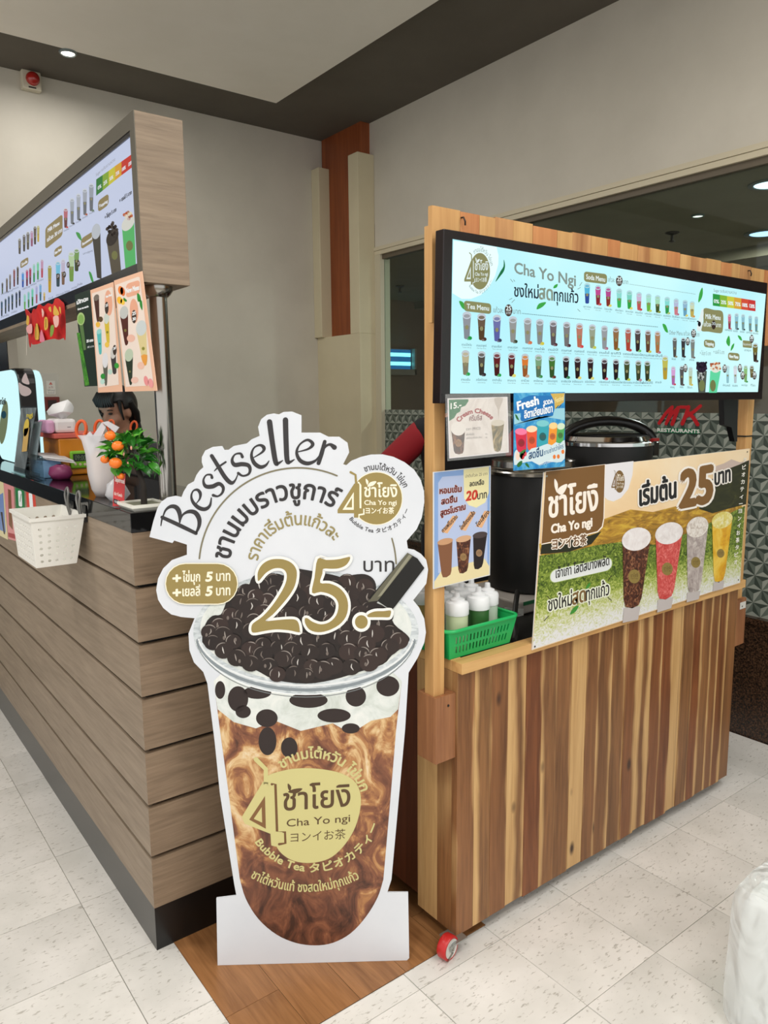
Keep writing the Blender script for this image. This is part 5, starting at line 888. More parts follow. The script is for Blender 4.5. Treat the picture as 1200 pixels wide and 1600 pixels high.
for px_, yy, lq, lab in ((714, 1.478, (196, 206, 168), 'squeeze bottle of pale yellow syrup nearest the post'), (747, 1.482, (52, 96, 48), 'squeeze bottle of dark green syrup at the basket front'), (777, 1.500, (180, 196, 178), 'squeeze bottle of pale green syrup at the right end of the basket'),
                         (720, 1.552, (206, 206, 196), 'white-capped bottle behind the pale yellow one'), (752, 1.566, (214, 204, 200), 'white-capped bottle behind the dark green one'), (728, 1.632, (210, 214, 214), 'tall white-capped bottle at the back of the basket'), (690, 1.560, (204, 208, 206), 'white-capped bottle half behind the wooden post'), (659, 1.628, (170, 140, 90), 'bottle of amber syrup showing between display board and post')):
    p = pY(px_, 1000, yy); x = min(max(p.x, gx0+.05), gx1-.05); bottle(x, yy, lq, 1, lab)
hs = [(1.298, 1.47, .858), (1.32, 1.46, .86), (1.29, 1.60, .862), (1.25, 1.75, .83), (1.21, 1.86, .78), (1.20, 1.92, .66)]
put(mk('power_cable', G().tube(cat_rom([(1.335, 1.60, .856), (1.30, 1.66, .857), (1.25, 1.70, .83), (1.22, 1.78, .78), (1.21, 1.86, .6), (1.215, 1.9, .2), (1.22, 1.95, .006)], 6), .006, 8), C((20, 20, 20), .4), loc=(1.22, 1.95, 0), smooth=60), 'black cable hanging over the left side of the cart', 'cable')
put(mk('hose', G().tube(cat_rom([(1.575, 1.455, .849), (1.60, 1.47, .852), (1.66, 1.53, .882), (1.72, 1.58, .915), (1.77, 1.62, .93)], 6), .0085, 10), C((24, 23, 23), .4), loc=(1.6, 1.47, .84), smooth=60), 'black hose rising beside the green basket', 'hose')
# ================================================================== THINGS ON AND ABOVE THE COUNTER
CT = 1.2602
def atd(x, y, d): return EYE+ray(x, y)/FPX*d
# hanging sheets under the light box
POL = (-1, 0, 0)
def hang(quad, mat, lab, xx, name='hanging_poster'): return sheet(name, quad, (xx, 0, 0), POL, .0012, mat, lab, 'poster', 'posters hanging from the light box')
gp, I = hang([(116.5, 461), (140.5, 452), (153.5, 603), (132, 604)], C((34, 50, 40), .3), 'dark green matcha poster hanging left of the pink ones', .7365)
F6 = lambda x, y: (110+x/8.42, 430+y/8.42)
I.poly([(120, 520), (125, 520), (140, 602), (133, 603)], swirl('bamboo_print', [(.3, (24, 60, 30)), (.5, (60, 130, 40)), (.7, (110, 180, 60))], 60, 2)); I.ell(*F6(140, 575), 6, 10, C((170, 200, 130), .4)); I.up(); I.ell(*F6(140, 580), 4.6, 7.5, C((130, 176, 90), .4)); I.text('มัทฉะ', F6(88, 385), F6(235, 330), 6, PWH, .5); I.text('Green tea matcha', F6(98, 462), F6(240, 420), 3, PWH, .2); I.text('25 บาท', F6(215, 885), F6(300, 870), 4, PWH, .3); I.poly([F6(*p) for p in ((120, 660), (170, 650), (210, 980), (175, 990))], C((88, 120, 70), .4)); I.text('30 บาท', F6(225, 960), F6(310, 945), 3, PWH); I.build('poster_print', gp, kind='stuff')
PK = C((238, 190, 160), .35); PKL = C((240, 224, 212), .35); PKD = C((234, 172, 142), .35); CP = lambda c_: C(c_, .35)
pa, I = hang([(141, 453.5), (177, 440.5), (191, 612), (153.5, 613.5)], PK, 'peach drinks poster hanging in the middle of the three', .735)
I.poly([F6(*p) for p in ((285, 240), (545, 155), (560, 170), (640, 1440), (370, 1480))], PKL); I.up()
def pcup(tl, tr, br, bl, c_, top, hh, badge=None): cupart(I, F6(*tl), F6(*tr), F6(*br), F6(*bl), CP(c_), CP(top), hh, CP(badge) if badge else None)
pcup((310, 320), (378, 300), (385, 600), (350, 610), (74, 42, 34), (120, 110, 100), 5); pcup((445, 600), (510, 585), (520, 890), (480, 890), (216, 190, 60), (206, 216, 206), 9, (140, 140, 40)); pcup((348, 760), (410, 745), (415, 1030), (380, 1040), (90, 190, 190), (150, 214, 210), 4, (40, 130, 130)); pcup((530, 1060), (600, 1040), (610, 1290), (560, 1300), (64, 60, 58), (206, 204, 200), 9); pcup((425, 1160), (495, 1150), (485, 1440), (455, 1450), (96, 96, 84), (226, 226, 230), 12)
I.up(3); I.ell(*F6(505, 365), 6, 20, PKD, -.05); I.up(); I.text('New Menu', F6(470, 300), F6(545, 270), 3.6, PWH, .2); I.ell(*F6(480, 430), 3, 9.5, C((60, 48, 40), .4)); I.ell(*F6(585, 985), 3, 8, C((60, 48, 40), .4)); I.up(); I.text('35', F6(465, 420), F6(497, 405), 4, PWH, .2); I.text('30', F6(570, 985), F6(602, 970), 4, PWH, .2)
for a, c_ in (((365, 650), (240, 190, 70)), ((485, 915), (240, 200, 80)), ((525, 1270), (190, 220, 206)), ((425, 1400), (190, 226, 214)), ((610, 1190), (60, 160, 60)), ((430, 1330), (50, 150, 60)), ((400, 580), (90, 70, 40))): I.ell(*F6(*a), 3.6, 4.4, CP(c_), n=12)
I.build('poster_print', pa, kind='stuff')
pb, I = hang([(178, 438.5), (222, 423.5), (245.5, 610.5), (195.5, 612)], PK, 'peach New Menu poster hanging nearest the steel pole', .7335)
I.poly([F6(*p) for p in ((595, 130), (890, 20), (915, 30), (1095, 1420), (1080, 1450), (730, 1470))], PKL); I.up(); I.rr(F6(735, 300), F6(915, 245), 22, 5, PKD); I.up(); I.text('New Menu', F6(735, 240), F6(905, 190), 8, PWH, .3)
pcup((655, 530), (760, 510), (765, 900), (720, 920), (84, 40, 30), (196, 200, 196), 10, (130, 120, 60)); pcup((720, 1090), (825, 1070), (815, 1430), (780, 1440), (44, 56, 40), (190, 204, 180), 10, (120, 120, 70)); pcup((870, 740), (1000, 720), (1015, 1170), (960, 1180), (222, 206, 150), (206, 214, 214), 12, (150, 150, 60)); I.up(3); I.poly([F6(*p) for p in ((930, 1060), (1015, 1050), (1000, 1175), (970, 1180))], CP((232, 160, 70)), 2)
I.ell(*F6(840, 470), 6.6, 19, PKD, -.05); I.up(); I.ell(*F6(840, 545), 3.8, 10.5, C((60, 48, 40), .4)); I.up(); I.text('25', F6(818, 530), F6(862, 515), 5, PWH, .3); I.text('30', F6(822, 600), F6(862, 588), 4.6, PWH, .3)
for a, rx, ry, c_ in (((665, 200), 4, 7, (240, 130, 50)), ((690, 215), 3.6, 7, (230, 110, 40)), ((650, 330), 4, 6, (250, 190, 50)), ((690, 350), 3.4, 5, (250, 206, 70)), ((800, 830), 6.5, 6, (238, 190, 170)), ((930, 1190), 5.5, 6, (240, 196, 176)), ((850, 1380), 6, 5, (238, 196, 180)), ((1000, 1390), 3.6, 8, (236, 150, 150)), ((1060, 1420), 4, 7.5, (238, 160, 160))): I.ell(*F6(*a), rx, ry, CP(c_), -.2, 14)
for P in ([(880, 240), (915, 260), (930, 330), (890, 345)], [(915, 330), (945, 345), (950, 460), (920, 410)], [(705, 295), (745, 330), (735, 350), (705, 330)]): I.poly([F6(*p) for p in P], CP((40, 140, 50)), 3)
I.build('poster_print', pb, kind='stuff')
# red paper festival garland
R4 = lambda x, y: (20+x/13.33, 440+y/13.33); GP = V((.732, 0, 0))
rg = root('paper_garland', pX(70, 540, .73), 'folded red and gold paper garland hanging from the light box', 'decoration')
outl = [(185, 575), (260, 600), (350, 660), (420, 650), (480, 570), (560, 575), (610, 470), (680, 520), (740, 450), (800, 470), (830, 360), (880, 345), (935, 400), (1000, 470), (1030, 700), (1050, 900), (1045, 1180), (1010, 1210), (980, 1170), (890, 1210), (820, 1190), (700, 1230), (600, 1300), (430, 1310), (400, 1260), (350, 1370), (310, 1330), (270, 1160), (235, 800)]
def xoff(x): return .012*math.sin(x/120.0)
pp = [pX(*R4(*p), .722)+V((xoff(p[0]), 0, 0)) for p in cat_rom(outl, 3, True)]
mk('red_paper', G().prism(pp, (.0008, 0, 0)), C((196, 34, 32), .45), rg)
I = Ink((.7085, 0, 0), POL, 1e-4); GD = C((222, 178, 76), .4)
for P, c_ in (([(300, 700), (340, 760), (330, 900), (280, 880)], GD), ([(850, 540), (880, 500), (960, 640), (950, 700), (850, 690)], GD), ([(490, 870), (530, 930), (550, 1180), (470, 1200), (460, 1000)], GD), ([(660, 760), (720, 760), (730, 960), (660, 1000)], GD), ([(590, 1000), (640, 1120), (660, 1240), (560, 1240)], C((226, 130, 150), .4)), ([(790, 930), (860, 920), (840, 1090), (780, 1150)], C((130, 160, 70), .4)), ([(600, 560), (650, 640), (620, 750)], C((236, 190, 180), .4)), ([(280, 960), (390, 880), (400, 1060), (320, 1080)], C((236, 170, 170), .4)), ([(840, 740), (950, 720), (950, 900), (880, 950)], C((238, 186, 176), .4)), ([(960, 540), (995, 540), (1000, 680)], GD), ([(740, 560), (790, 520), (800, 640)], GD)): I.poly([R4(*p) for p in P], c_, 3)
for a, b in (((480, 900), (480, 1180)), ((520, 900), (540, 1180)), ((690, 780), (690, 960))): I.stroke([R4(*a), R4(*b)], .8, C((150, 40, 30), .4), 0)
I.build('gold_motifs', rg, kind='stuff', label='gold and pink festive motifs')
mk('string', G().tube([(.725, pX(38, 484, .73).y, 1.73), (.736, pX(38, 484, .73).y, CZ0)], .0008, 5), C((220, 210, 200), .5), rg)
# posters taped to the counter front
def taped(quad, mat, lab): return sheet('taped_card', quad, (XC-.0005, 0, 0), POL, -.0 or .0004, mat, lab, 'card', 'cards taped to the counter front')
a_, I = taped([(-6, 733), (3.5, 735), (12.3, 843.5), (-2, 836)], C((232, 222, 176), .4), 'pale yellow drinks card at the left edge of the counter front'); I.poly([(-4, 775), (5, 770), (9, 832), (0, 828)], C((120, 150, 206), .4)); I.up(); I.poly([(1, 800), (4, 800), (8, 835), (6, 834)], C((40, 34, 40), .4)); I.build('card_print', a_, kind='stuff')
a_, I = taped([(3.8, 736.5), (20.5, 740), (24.5, 845.5), (13, 842)], C((226, 150, 152), .4), 'pink drinks card beside the pale yellow one'); I.poly([(12.5, 764), (17, 766), (20, 828), (14, 820)], C((128, 84, 50), .4)); I.poly([(13, 832), (24, 835), (24.2, 842), (13.5, 839)], C((170, 50, 60), .4)); I.up(); I.text('New menu', (9, 748), (18.5, 750), 4, C((170, 80, 90), .4)); I.build('card_print', a_, kind='stuff')
a_, I = taped([(23, 742.5), (36.5, 745), (39, 797), (25, 797)], C((26, 124, 66), .35), 'green payment card taped to the counter front'); I.rr((29.5, 791), (35, 792), 25, 2, PWH, up=(-.05, -1)); I.up(); I.stroke([(31.5, 784), (33, 772)], 1, C((26, 124, 66), .35), 0); I.build('card_print', a_, kind='stuff')
a_, I = taped([(39, 747.5), (52, 750.5), (57, 797), (42.5, 797)], C((218, 70, 54), .35), 'orange-red payment card taped beside the green one'); I.rr((47, 797), (52.5, 798), 27, 2, PWH, up=(-.08, -1)); I.up(); I.text('ShopeeFood', (42.5, 760), (51, 761), 3, C((240, 200, 190), .4)); I.build('card_print', a_, kind='stuff')
# white hanging basket
bx = (.492, .642); by = (2.33, 2.587); z0, z1 = 1.066, 1.212
wb_ = root('hanging_basket', (.57, 2.45, z0), 'white perforated plastic basket clipped to the counter front', 'basket')
B0 = [(.499, 2.34, z0), (.612, 2.34, z0), (.612, 2.572, z0), (.499, 2.572, z0)]; T0 = [(bx[0], by[0], z1), (bx[1], by[0], z1), (bx[1], by[1], z1), (bx[0], by[1], z1)]
g = G()
for i, nu in enumerate((5, 9, 5, 9)): slotted(g, B0[i], B0[(i+1) % 4], T0[(i+1) % 4], T0[i], nu, 6, .06, (.05, .16), .42, .42, 3)
g.add(B0, [(3, 2, 1, 0)]); solid(mk('tub', g, WHITEP, wb_), .0022)
mk('rim', G().box(bx[0]-.006, bx[1]+.003, by[0]-.006, by[0]+.001, z1-.008, z1+.002).box(bx[0]-.006, bx[1]+.003, by[1]-.001, by[1]+.006, z1-.008, z1+.002).box(bx[0]-.006, bx[0]+.001, by[0]+.0011, by[1]-.0011, z1-.008, z1+.002).box(bx[1]-.001, bx[1]+.004, by[0]+.0011, by[1]-.0011, z1-.008, z1+.002), WHITEP, wb_)
WIRE = C((120, 120, 117), .35, .2)
for (xa, ya, za), lab in (((.6465, 2.47, 0), 'binder clip with grey wire handles farther along the counter'), ((.6465, 2.345, 0), 'binder clip with grey wire handles at the near corner of the basket')):
    r_ = root('binder_clip', (xa, ya, 1.20), lab, 'clip', 'binder clips holding the white basket')
    mk('spring_body', G().prism([(.640, ya-.019, 1.188), (.649, ya-.019, 1.188), (.6455, ya-.019, 1.238)], (0, .038, 0)), C((18, 18, 18), .35), r_)
    for sx in (0,):
        w = [(.638-.004*sx, ya-.006, 1.194), (.632-.004*sx, ya-.008, 1.225), (.630, ya-.016, 1.252), (.632, ya-.017, 1.268), (.634, ya, 1.281), (.632, ya+.017, 1.268), (.630, ya+.016, 1.252), (.632-.004*sx, ya+.008, 1.225), (.638-.004*sx, ya+.006, 1.194)]
        if sx == 0: mk('wire_handle', G().tube(cat_rom(w, 4), .0036, 8), WIRE, r_, smooth=60)
# small tangerine tree in a white tray
tr = root('potted_tangerine', (.70, 2.01, CT), 'little artificial tangerine tree in a white square tray', 'plant')
x0, x1, y0, y1 = .657, .757, 1.947, 2.066
mk('tray', G().hexa([(x0+.008, y0+.008, CT), (x1-.008, y0+.008, CT), (x1-.008, y1-.008, CT), (x0+.008, y1-.008, CT)], [(x0, y0, CT+.009), (x1, y0, CT+.009), (x1, y1, CT+.009), (x0, y1, CT+.009)]).box(x0, x1, y0, y0+.008, CT+.0092, CT+.017).box(x0, x1, y1-.008, y1, CT+.0092, CT+.017).box(x0, x0+.008, y0+.008, y1-.008, CT+.0092, CT+.017).box(x1-.008, x1, y0+.008, y1-.008, CT+.0092, CT+.017), C((232, 232, 222), .3), tr)
mk('soil', G().box(x0+.008, x1-.008, y0+.008, y1-.008, CT+.0092, CT+.0125), C((110, 112, 92), .8), tr)
D = 2.02
cb = atd(222, 784, D); cc_ = atd(203, 712, D)
base = V((.708, 2.0, CT+.012)); D = (base-EYE).dot(_fw)
crown = atd(204, 712, D)
tk = mk('trunk', G().tube(cat_rom([base, base+V((.001, .002, .03)), base+V((-.001, .0, .06)), crown+V((.004, -.004, 0)), crown+V((0, 0, .03))], 4), [.009]*6+[.0075]*6+[.006]*5, 8), C((34, 28, 22), .8), tr, smooth=60)
lg = G(); ln = 7
for j in range(ln):
    t_ = j/(ln-1); w = .0085*math.sin(math.pi*min(t_*1.05+.06, 1))**.7; zc = .004*math.sin(math.pi*t_)-.006*t_*t_
    lg.v += [(t_*.030, -w, zc+w*.35), (t_*.030, 0, zc), (t_*.030, w, zc+w*.35)]
for j in range(ln-1):
    a = j*3; lg.f += [(a, a+3, a+4, a+1), (a+1, a+4, a+5, a+2)]; lg.m += [0, 0]
def leafm():
    m, t, b = nt('glossy_leaf'); oi = node(t, 'ObjectInfo'); L(t, ramp(t, oi.outputs['Random'], [(.1, (24, 84, 24)), (.5, (48, 128, 36)), (.9, (96, 170, 54))]), b.inputs['Base Color']); b.inputs['Roughness'].default_value = .3; return m
LM = leafm(); lme = None; rl = random.Random(11)
for j in range(150):
    a = rl.uniform(0, 2*math.pi); e = math.asin(rl.uniform(-.75, 1)); rad = rl.uniform(.55, 1.0)
    d = V((math.cos(e)*math.cos(a), math.cos(e)*math.sin(a), math.sin(e))); p = crown+V((d.x*.058, d.y*.058, d.z*.056))*rad
    dd = (d+V((rl.uniform(-.9, .9), rl.uniform(-.9, .9), rl.uniform(-.5, .9)))).normalized()
    if lme is None:
        o = mk('leaf', lg, LM, None, loc=(0, 0, 0), smooth=60); lme = o.data
    else: o = bpy.data.objects.new('leaf', lme); COL.objects.link(o)
    o.parent = tr; q = dd.to_track_quat('X', 'Z'); o.rotation_mode = 'QUATERNION'; o.rotation_quaternion = q @ Matrix.Rotation(rl.uniform(-.8, .8), 3, 'X').to_quaternion(); o.location = p-WL[tr]; s_ = rl.uniform(.9, 1.45); o.scale = (s_, s_, s_)
OR = C((240, 120, 30), .35)
for x, y, r, dz in ((172, 681, .0135, .055), (184, 697, .0145, .066), (180.5, 723.5, .0155, .068), (164, 718, .011, .05), (189, 744, .009, .05)):
    p = atd(x, y, D-dz); f_ = mk('tangerine', G().ball(p, r*1.06, r*1.06, r*.92, 20, 12), OR, tr, smooth=80); mk('stem_button', G().lathe(p+V((0, 0, r*.9)), [(.0022, 0), (.0018, .002), (0, .0025)], 8), C((70, 110, 40), .6), f_)
for x, y in ((193, 709), (200, 725), (205, 700)): p = atd(x, y, D-.05); mk('blossom', G().ball(p, .003, .003, .006, 8, 6), C((236, 170, 150), .5), tr, smooth=80)
# red delivery card in front of the tray
rc_ = root('counter_card', V((.66, 2.075, CT)), 'small red delivery card leaning beside the tangerine tree', 'card')
q = [hit(*p, V((.655, 2.08, 1.3)), V((-.55, -.8, 0))) for p in ((178.5, 743), (196, 740), (194, 796.5), (176, 791))]; q = [V((p.x, p.y, max(p.z, CT+.001))) for p in q]
mk('panel', G().prism(q, (.0008, .0012, 0)), C((200, 56, 58), .4), rc_)
I = Ink((.655, 2.08, 1.3), (-.55, -.8, 0)); I.text('SuperFood', (180, 752), (194.5, 756), 7.5, C((240, 220, 214), .4), .2); I.text('เปิด 9 โมงเช้า', (178.5, 773), (191, 777), 4.5, C((240, 220, 214), .4), .1); I.poly([(177.5, 779), (189, 783), (189, 790), (177.5, 786)], C((30, 24, 26), .4)); I.up(); I.text('กดสั่ง', (179, 785), (187, 788), 4.5, PWH); I.build('card_print', rc_, kind='stuff')
# plastic carrier bag of food
bg = root('carrier_bag', (.715, 2.345, CT), 'translucent white plastic bag of packed food on the counter', 'bag')
Db = (V((.715, 2.345, 1.3))-EYE).dot(_fw)
def blobm(sections, n=22, wr=.0, seed=1):
    g = G(); rb = random.Random(seed); ph = [rb.uniform(0, 6.28) for _ in range(6)]
    for c_, rx, ry in sections:
        for i in range(n):
            w = 2*math.pi*i/n; k_ = 1+wr*(math.sin(3*w+ph[0]+c_[2]*60)+.6*math.sin(7*w+ph[1]-c_[2]*90)+.5*math.sin(5*w+ph[2]+c_[2]*140)); g.v.append((c_[0]+rx*k_*math.cos(w), c_[1]+ry*k_*math.sin(w), c_[2]))
    m = len(sections)
    for j in range(m-1):
        for i in range(n): g.f.append((j*n+i, j*n+(i+1) % n, (j+1)*n+(i+1) % n, (j+1)*n+i)); g.m.append(0)
    g.f.append(tuple(range(n))[::-1]); g.m.append(0); return g
BAGM = film_mat('bag_plastic', (226, 226, 230), .62, .3)
z = CT+.001; bc = V((.712, 2.345, 0))
g = blobm([((bc.x, bc.y, z), .028, .03), ((bc.x, bc.y, z+.02), .040, .042), ((bc.x-.002, bc.y+.004, z+.07), .043, .046), ((bc.x-.004, bc.y+.008, z+.13), .044, .046), ((bc.x-.004, bc.y+.01, z+.17), .050, .052), ((bc.x-.004, bc.y+.01, z+.185), .056, .06)], 26, .05)
o = mk('bag_skin', g, BAGM, bg, smooth=80)
hp1, hp2 = atd(168, 657, Db), atd(118+12, 672, Db)
mk('bag_handle', G().prism([V(q) for q in (atd(139, 690, Db), atd(152, 696, Db), atd(165, 668, Db), atd(159, 660, Db))], (.004, .006, 0)).prism([V(q) for q in (atd(159, 660, Db), atd(168, 658, Db), atd(186, 668, Db), atd(180, 676, Db), atd(170, 668, Db))], (.004, .006, 0)).prism([V(q) for q in (atd(131, 685, Db), atd(140, 674, Db), atd(152, 690, Db), atd(140, 712, Db))], (.004, .006, 0)), BAGM, bg)
mk('food_pack', blobm([((bc.x, bc.y, z+.004), .018, .02), ((bc.x, bc.y, z+.03), .030, .032), ((bc.x-.002, bc.y+.006, z+.12), .035, .037), ((bc.x-.002, bc.y+.006, z+.135), .012, .012)], 18, .06, 4), swirl('fried_food', [(.3, (176, 120, 90)), (.5, (214, 176, 140)), (.7, (232, 210, 182))], 50, 1), bg, smooth=80)
bg2 = root('small_bag', (.70, 2.20, CT), 'small knotted clear bag behind the red card', 'bag')
mk('bag_skin', blobm([((.70, 2.20, CT+.001), .02, .025), ((.70, 2.20, CT+.02), .032, .035), ((.70, 2.20, CT+.05), .024, .026), ((.70, 2.20, CT+.065), .006, .006)], 18, .1, 8), BAGM, bg2, smooth=80)
# amber box, timer, tissue pack
ob = root('amber_box', (.88, 3.22, CT), 'translucent amber plastic box with a timer on its front', 'box')
mk('tub', G().box(.775, .985, 3.10, 3.34, CT+.0005, 1.405), C((206, 128, 24), .3), ob, bev=.006)
mk('red_lid_sheet', G().box(.76, .94, 3.095, 3.35, 1.4055, 1.424), C((206, 96, 84), .5), ob, bev=.003)
tm = root('kitchen_timer', (.85, 3.09, 1.30), 'lime green digital kitchen timer stuck on the amber box', 'timer')
a, b = pY(109, 705, 3.088), pY(137, 731, 3.088)
mk('case', G().box(a.x, b.x, 3.088, 3.0995, b.z, a.z), C((122, 186, 40), .4), tm, bev=.006); a2, b2 = pY(114, 709.5, 3.0872), pY(136, 720, 3.0872); mk('lcd', G().box(a2.x, b2.x, 3.0862, 3.088, b2.z, a2.z), C((34, 44, 36), .25), tm)
I = Ink((0, 3.0862, 0), (0, -1, 0)); I.text('09:00', (117, 719), (134, 719), 8, C((90, 110, 84), .4), .2); I.build('digits', tm)
for x in (118, 125.5, 133): p = pY(x, 725.5, 3.087); mk('button', G().lathe((p.x, 3.088, p.z), [(.0055, 0), (.005, .003), (0, .0035)], 12, (0, -1, 0)), C((206, 190, 160), .4), tm, smooth=50)
tp = root('tissue_pack', (.84, 3.2, 1.4245), 'white and pink tissue pack with a tissue pulled out on top', 'tissue pack')
a, b = pY(85, 655, 3.12), pY(120.5, 679, 3.12)
mk('pack', G().box(a.x, b.x, 3.12, 3.26, 1.425, a.z), C((230, 226, 226), .5), tp, bev=.012); mk('pink_end', G().box(a.x-.032, a.x-.0005, 3.12, 3.26, 1.425, a.z-.004), C((222, 170, 206), .45), tp, bev=.01)
mk('barcode', G().box(b.x-.035, b.x-.022, 3.119, 3.1199, 1.447, 1.449), C((40, 40, 40), .5), tp)
tq = [atd(*p, 2.98) for p in ((96, 655), (84, 650), (74, 648.5), (73, 643), (84, 632), (104, 624.5), (112, 630), (117, 636), (112, 644), (106, 650), (104, 656))]
g = G(); cen = atd(98, 643, 2.95); g.v = [tuple(cen)]+[tuple(p+V((0, .02*math.sin(i*2.1), 0))) for i, p in enumerate(tq)]; g.f = [(0, i, i % len(tq)+1) for i in range(1, len(tq)+1)]; g.m = [0]*len(g.f)
solid(mk('tissue', g, C((236, 236, 236), .8), tp, smooth=80), .002)
# storage bin with orange loop handles
hb = root('handled_bin', (.95, 3.02, CT), 'grey counter bin with orange loop handles behind the bag', 'bin')
mk('bin_body', G().box(1.0, 1.08, 2.86, 3.09, CT+.0005, 1.39), C((70, 70, 72), .4), hb, bev=.006)
for x, y, d, s_ in ((127, 671, 2.84, 1.15), (155, 669, 3.02, 1.1), (173, 665, 3.04, .8), (209, 667, 3.04, .8)):
    c_ = atd(x, y, d); up_ = V((0, 0, 1)); rt = CR; P = [c_+rt*(.016*s_*math.cos(w)+.004*math.sin(w))+up_*(.028*s_*math.sin(w)) for w in [2*math.pi*j/16 for j in range(16)]]
    mk('loop_handle', G().tube(P, .0055*s_, 8, True).tube([c_-up_*.028*s_, c_-up_*.045+rt*.022, V((c_+rt*.03).to_tuple())-up_*.07], [.006, .007, .008], 8), C((232, 96, 40), .4), hb, smooth=60)
mk('stem', G().box(.99, 1.0, 2.9, 3.05, 1.30, 1.385), C((60, 60, 62), .4), hb)
# papers, blue box, purple pouch
pb_ = root('blue_carton', (.70, 3.18, CT), 'pale blue carton lying by the counter edge', 'carton'); a, b = pX(48, 716, .69), pX(77, 748, .69)
mk('carton', G().box(.70, .765, 3.04, 3.24, CT+.0005, 1.325), C((128, 168, 206), .5), pb_, bev=.002); I = Ink((.70, 0, 0), POL); I.text('5+3', (52, 724), (66, 726), 4.5, C((60, 80, 120), .5)); I.stroke([(50, 731), (64, 732)], .5, C((90, 120, 160), .5), 0); I.build('carton_print', pb_, kind='stuff')
pu = root('purple_pouch', (.80, 3.0, CT), 'dark magenta pouch lying under the papers', 'pouch'); mk('pouch', blobm([((.745, 2.975, CT+.001), .03, .04), ((.745, 2.975, CT+.02), .042, .052), ((.745, 2.975, CT+.045), .035, .045), ((.745, 2.975, CT+.055), .012, .02)], 20, .05, 5), C((120, 40, 84), .45), pu, smooth=80)
for j, lab in enumerate(('top sheet of the loose papers beside the amber box', 'middle sheet of the loose papers beside the amber box', 'bottom sheet of the loose papers beside the amber box')):
    zz = 1.328+.004*(2-j); put(mk('paper_sheet', G().prism([(.70+.004*j, 3.02, zz+.004), (.70+.002*j, 3.16, zz+.015), (.79, 3.18, zz+.008), (.80, 2.99-.01*j, zz-.012)], (0, 0, .001)), C((226+j*3, 226, 228), .6), loc=(.74, 3.1, zz-.02)), lab, 'paper', 'loose papers')
# clear leaflet stands
for quad, xx, lab, c_ in ([(33, 635), (57.5, 634.5), (38, 745), (21, 738)], .664, 'tall clear leaflet stand with a drinks flyer at the counter edge', (150, 150, 152)), ([(50, 658), (65.5, 658), (57, 720), (43, 715)], .684, 'smaller clear leaflet stand behind the tall one', (196, 200, 206)):
    r_, I = sheet('leaflet_stand', quad, (xx, 0, 0), (-1, -.0, .0), .003, ACRYL, lab, 'leaflet stand', 'clear leaflet stands', CT+.0045)
    q = [hit(*p, V((xx+.006, 0, 0)), V((1, 0, 0))) for p in quad]; cq = sum(q, V())/4; q = [cq+(p-cq)*.96 for p in q]; q = [V((p.x, p.y, max(p.z, CT+.006))) for p in q]
    mk('leaflet', G().prism(q, (.001, 0, 0)), swirl('leaflet_print', [(.3, tuple(int(v*.7+20) for v in c_)), (.5, tuple(min(255, int(v*1.15)) for v in c_)), (.7, (232, 234, 238))], 14, 1, (1, 1, .4)), r_)
    lo = min(p.z for p in q); mk('stand_foot', G().box(xx-.006, xx+.009, min(p.y for p in q)+.01, max(p.y for p in q)-.01, CT+.0003, CT+.004).box(xx+.0035, xx+.0055, min(p.y for p in q)+.02, max(p.y for p in q)-.02, CT+.004, max(lo+.02, CT+.01)), ACRYL, r_)
    I = Ink((xx, 0, 0), POL); k = quad[0]
    if xx < .67: I.ell(41, 668, 4, 14, C((216, 190, 80), .4), .15); I.poly([(38, 670), (46, 668), (42, 705), (34, 706)], C((206, 170, 100), .4)); I.text('ngi', (42, 652), (51, 652), 7, C((206, 186, 60), .4), .3)
    else: I.poly([(49.5, 662), (54, 662), (53, 670), (48.5, 670)], C((30, 120, 70), .4))
    I.build('leaflet_print', r_, kind='stuff')
# illuminated double-sided sign
ls = root('light_sign', (.83, 3.97, CT), 'glowing white double-faced lamp sign with a black drum on the counter', 'lamp sign')
def rrect(y0, y1, z0, z1, r, x):
    P = []
    for cy_, cz_, a0 in ((y1-r, z1-r, 0), (y0+r, z1-r, 90), (y0+r, z0+r, 180), (y1-r, z0+r, 270)):
        for j in range(6): w = math.radians(a0+18*j); P.append((x, cy_+r*math.cos(w), cz_+r*math.sin(w)))
    return P
mk('drum', G().prism(rrect(3.75, 4.2, 1.272, 1.70, .07, .785), (.075, 0, 0)), BLACKS, ls, bev=.006)
LE = E((206, 246, 248), 1.05); mk('front_lens', G().prism(rrect(3.742, 4.208, 1.264, 1.692, .08, .762), (.0228, 0, 0)), LE, ls, bev=.01); mk('rear_lens', G().prism(rrect(3.742, 4.208, 1.264, 1.692, .08, .8602), (.03, 0, 0)), LE, ls, bev=.01)
mk('stand_plate', G().box(.78, .87, 3.85, 4.1, CT+.0002, 1.2638), C((30, 26, 24), .5), ls)
I = Ink((.762, 0, 0), POL); I.ell(6, 660, 6, 34, E((120, 130, 96), .8), .1); I.up(); I.text('ชาโยงิ', (0, 632), (9, 632), 9, E((60, 70, 66), .8), .3); I.ell(6, 648, 4, 6, E((30, 70, 84), .8)); I.build('lens_print', ls, kind='stuff')
I = Ink((0, 3.75, 0), (0, -1, 0)); I.poly([(36, 588), (40, 583), (43, 590), (46, 600), (40, 600), (34, 596)], C((206, 190, 190), .5), 3); I.poly([(29, 598), (36, 602), (45, 606), (49, 612), (46, 617), (38, 619), (31, 614)], C((200, 184, 184), .5), 3); I.build('drum_emblem', ls, kind='stuff')
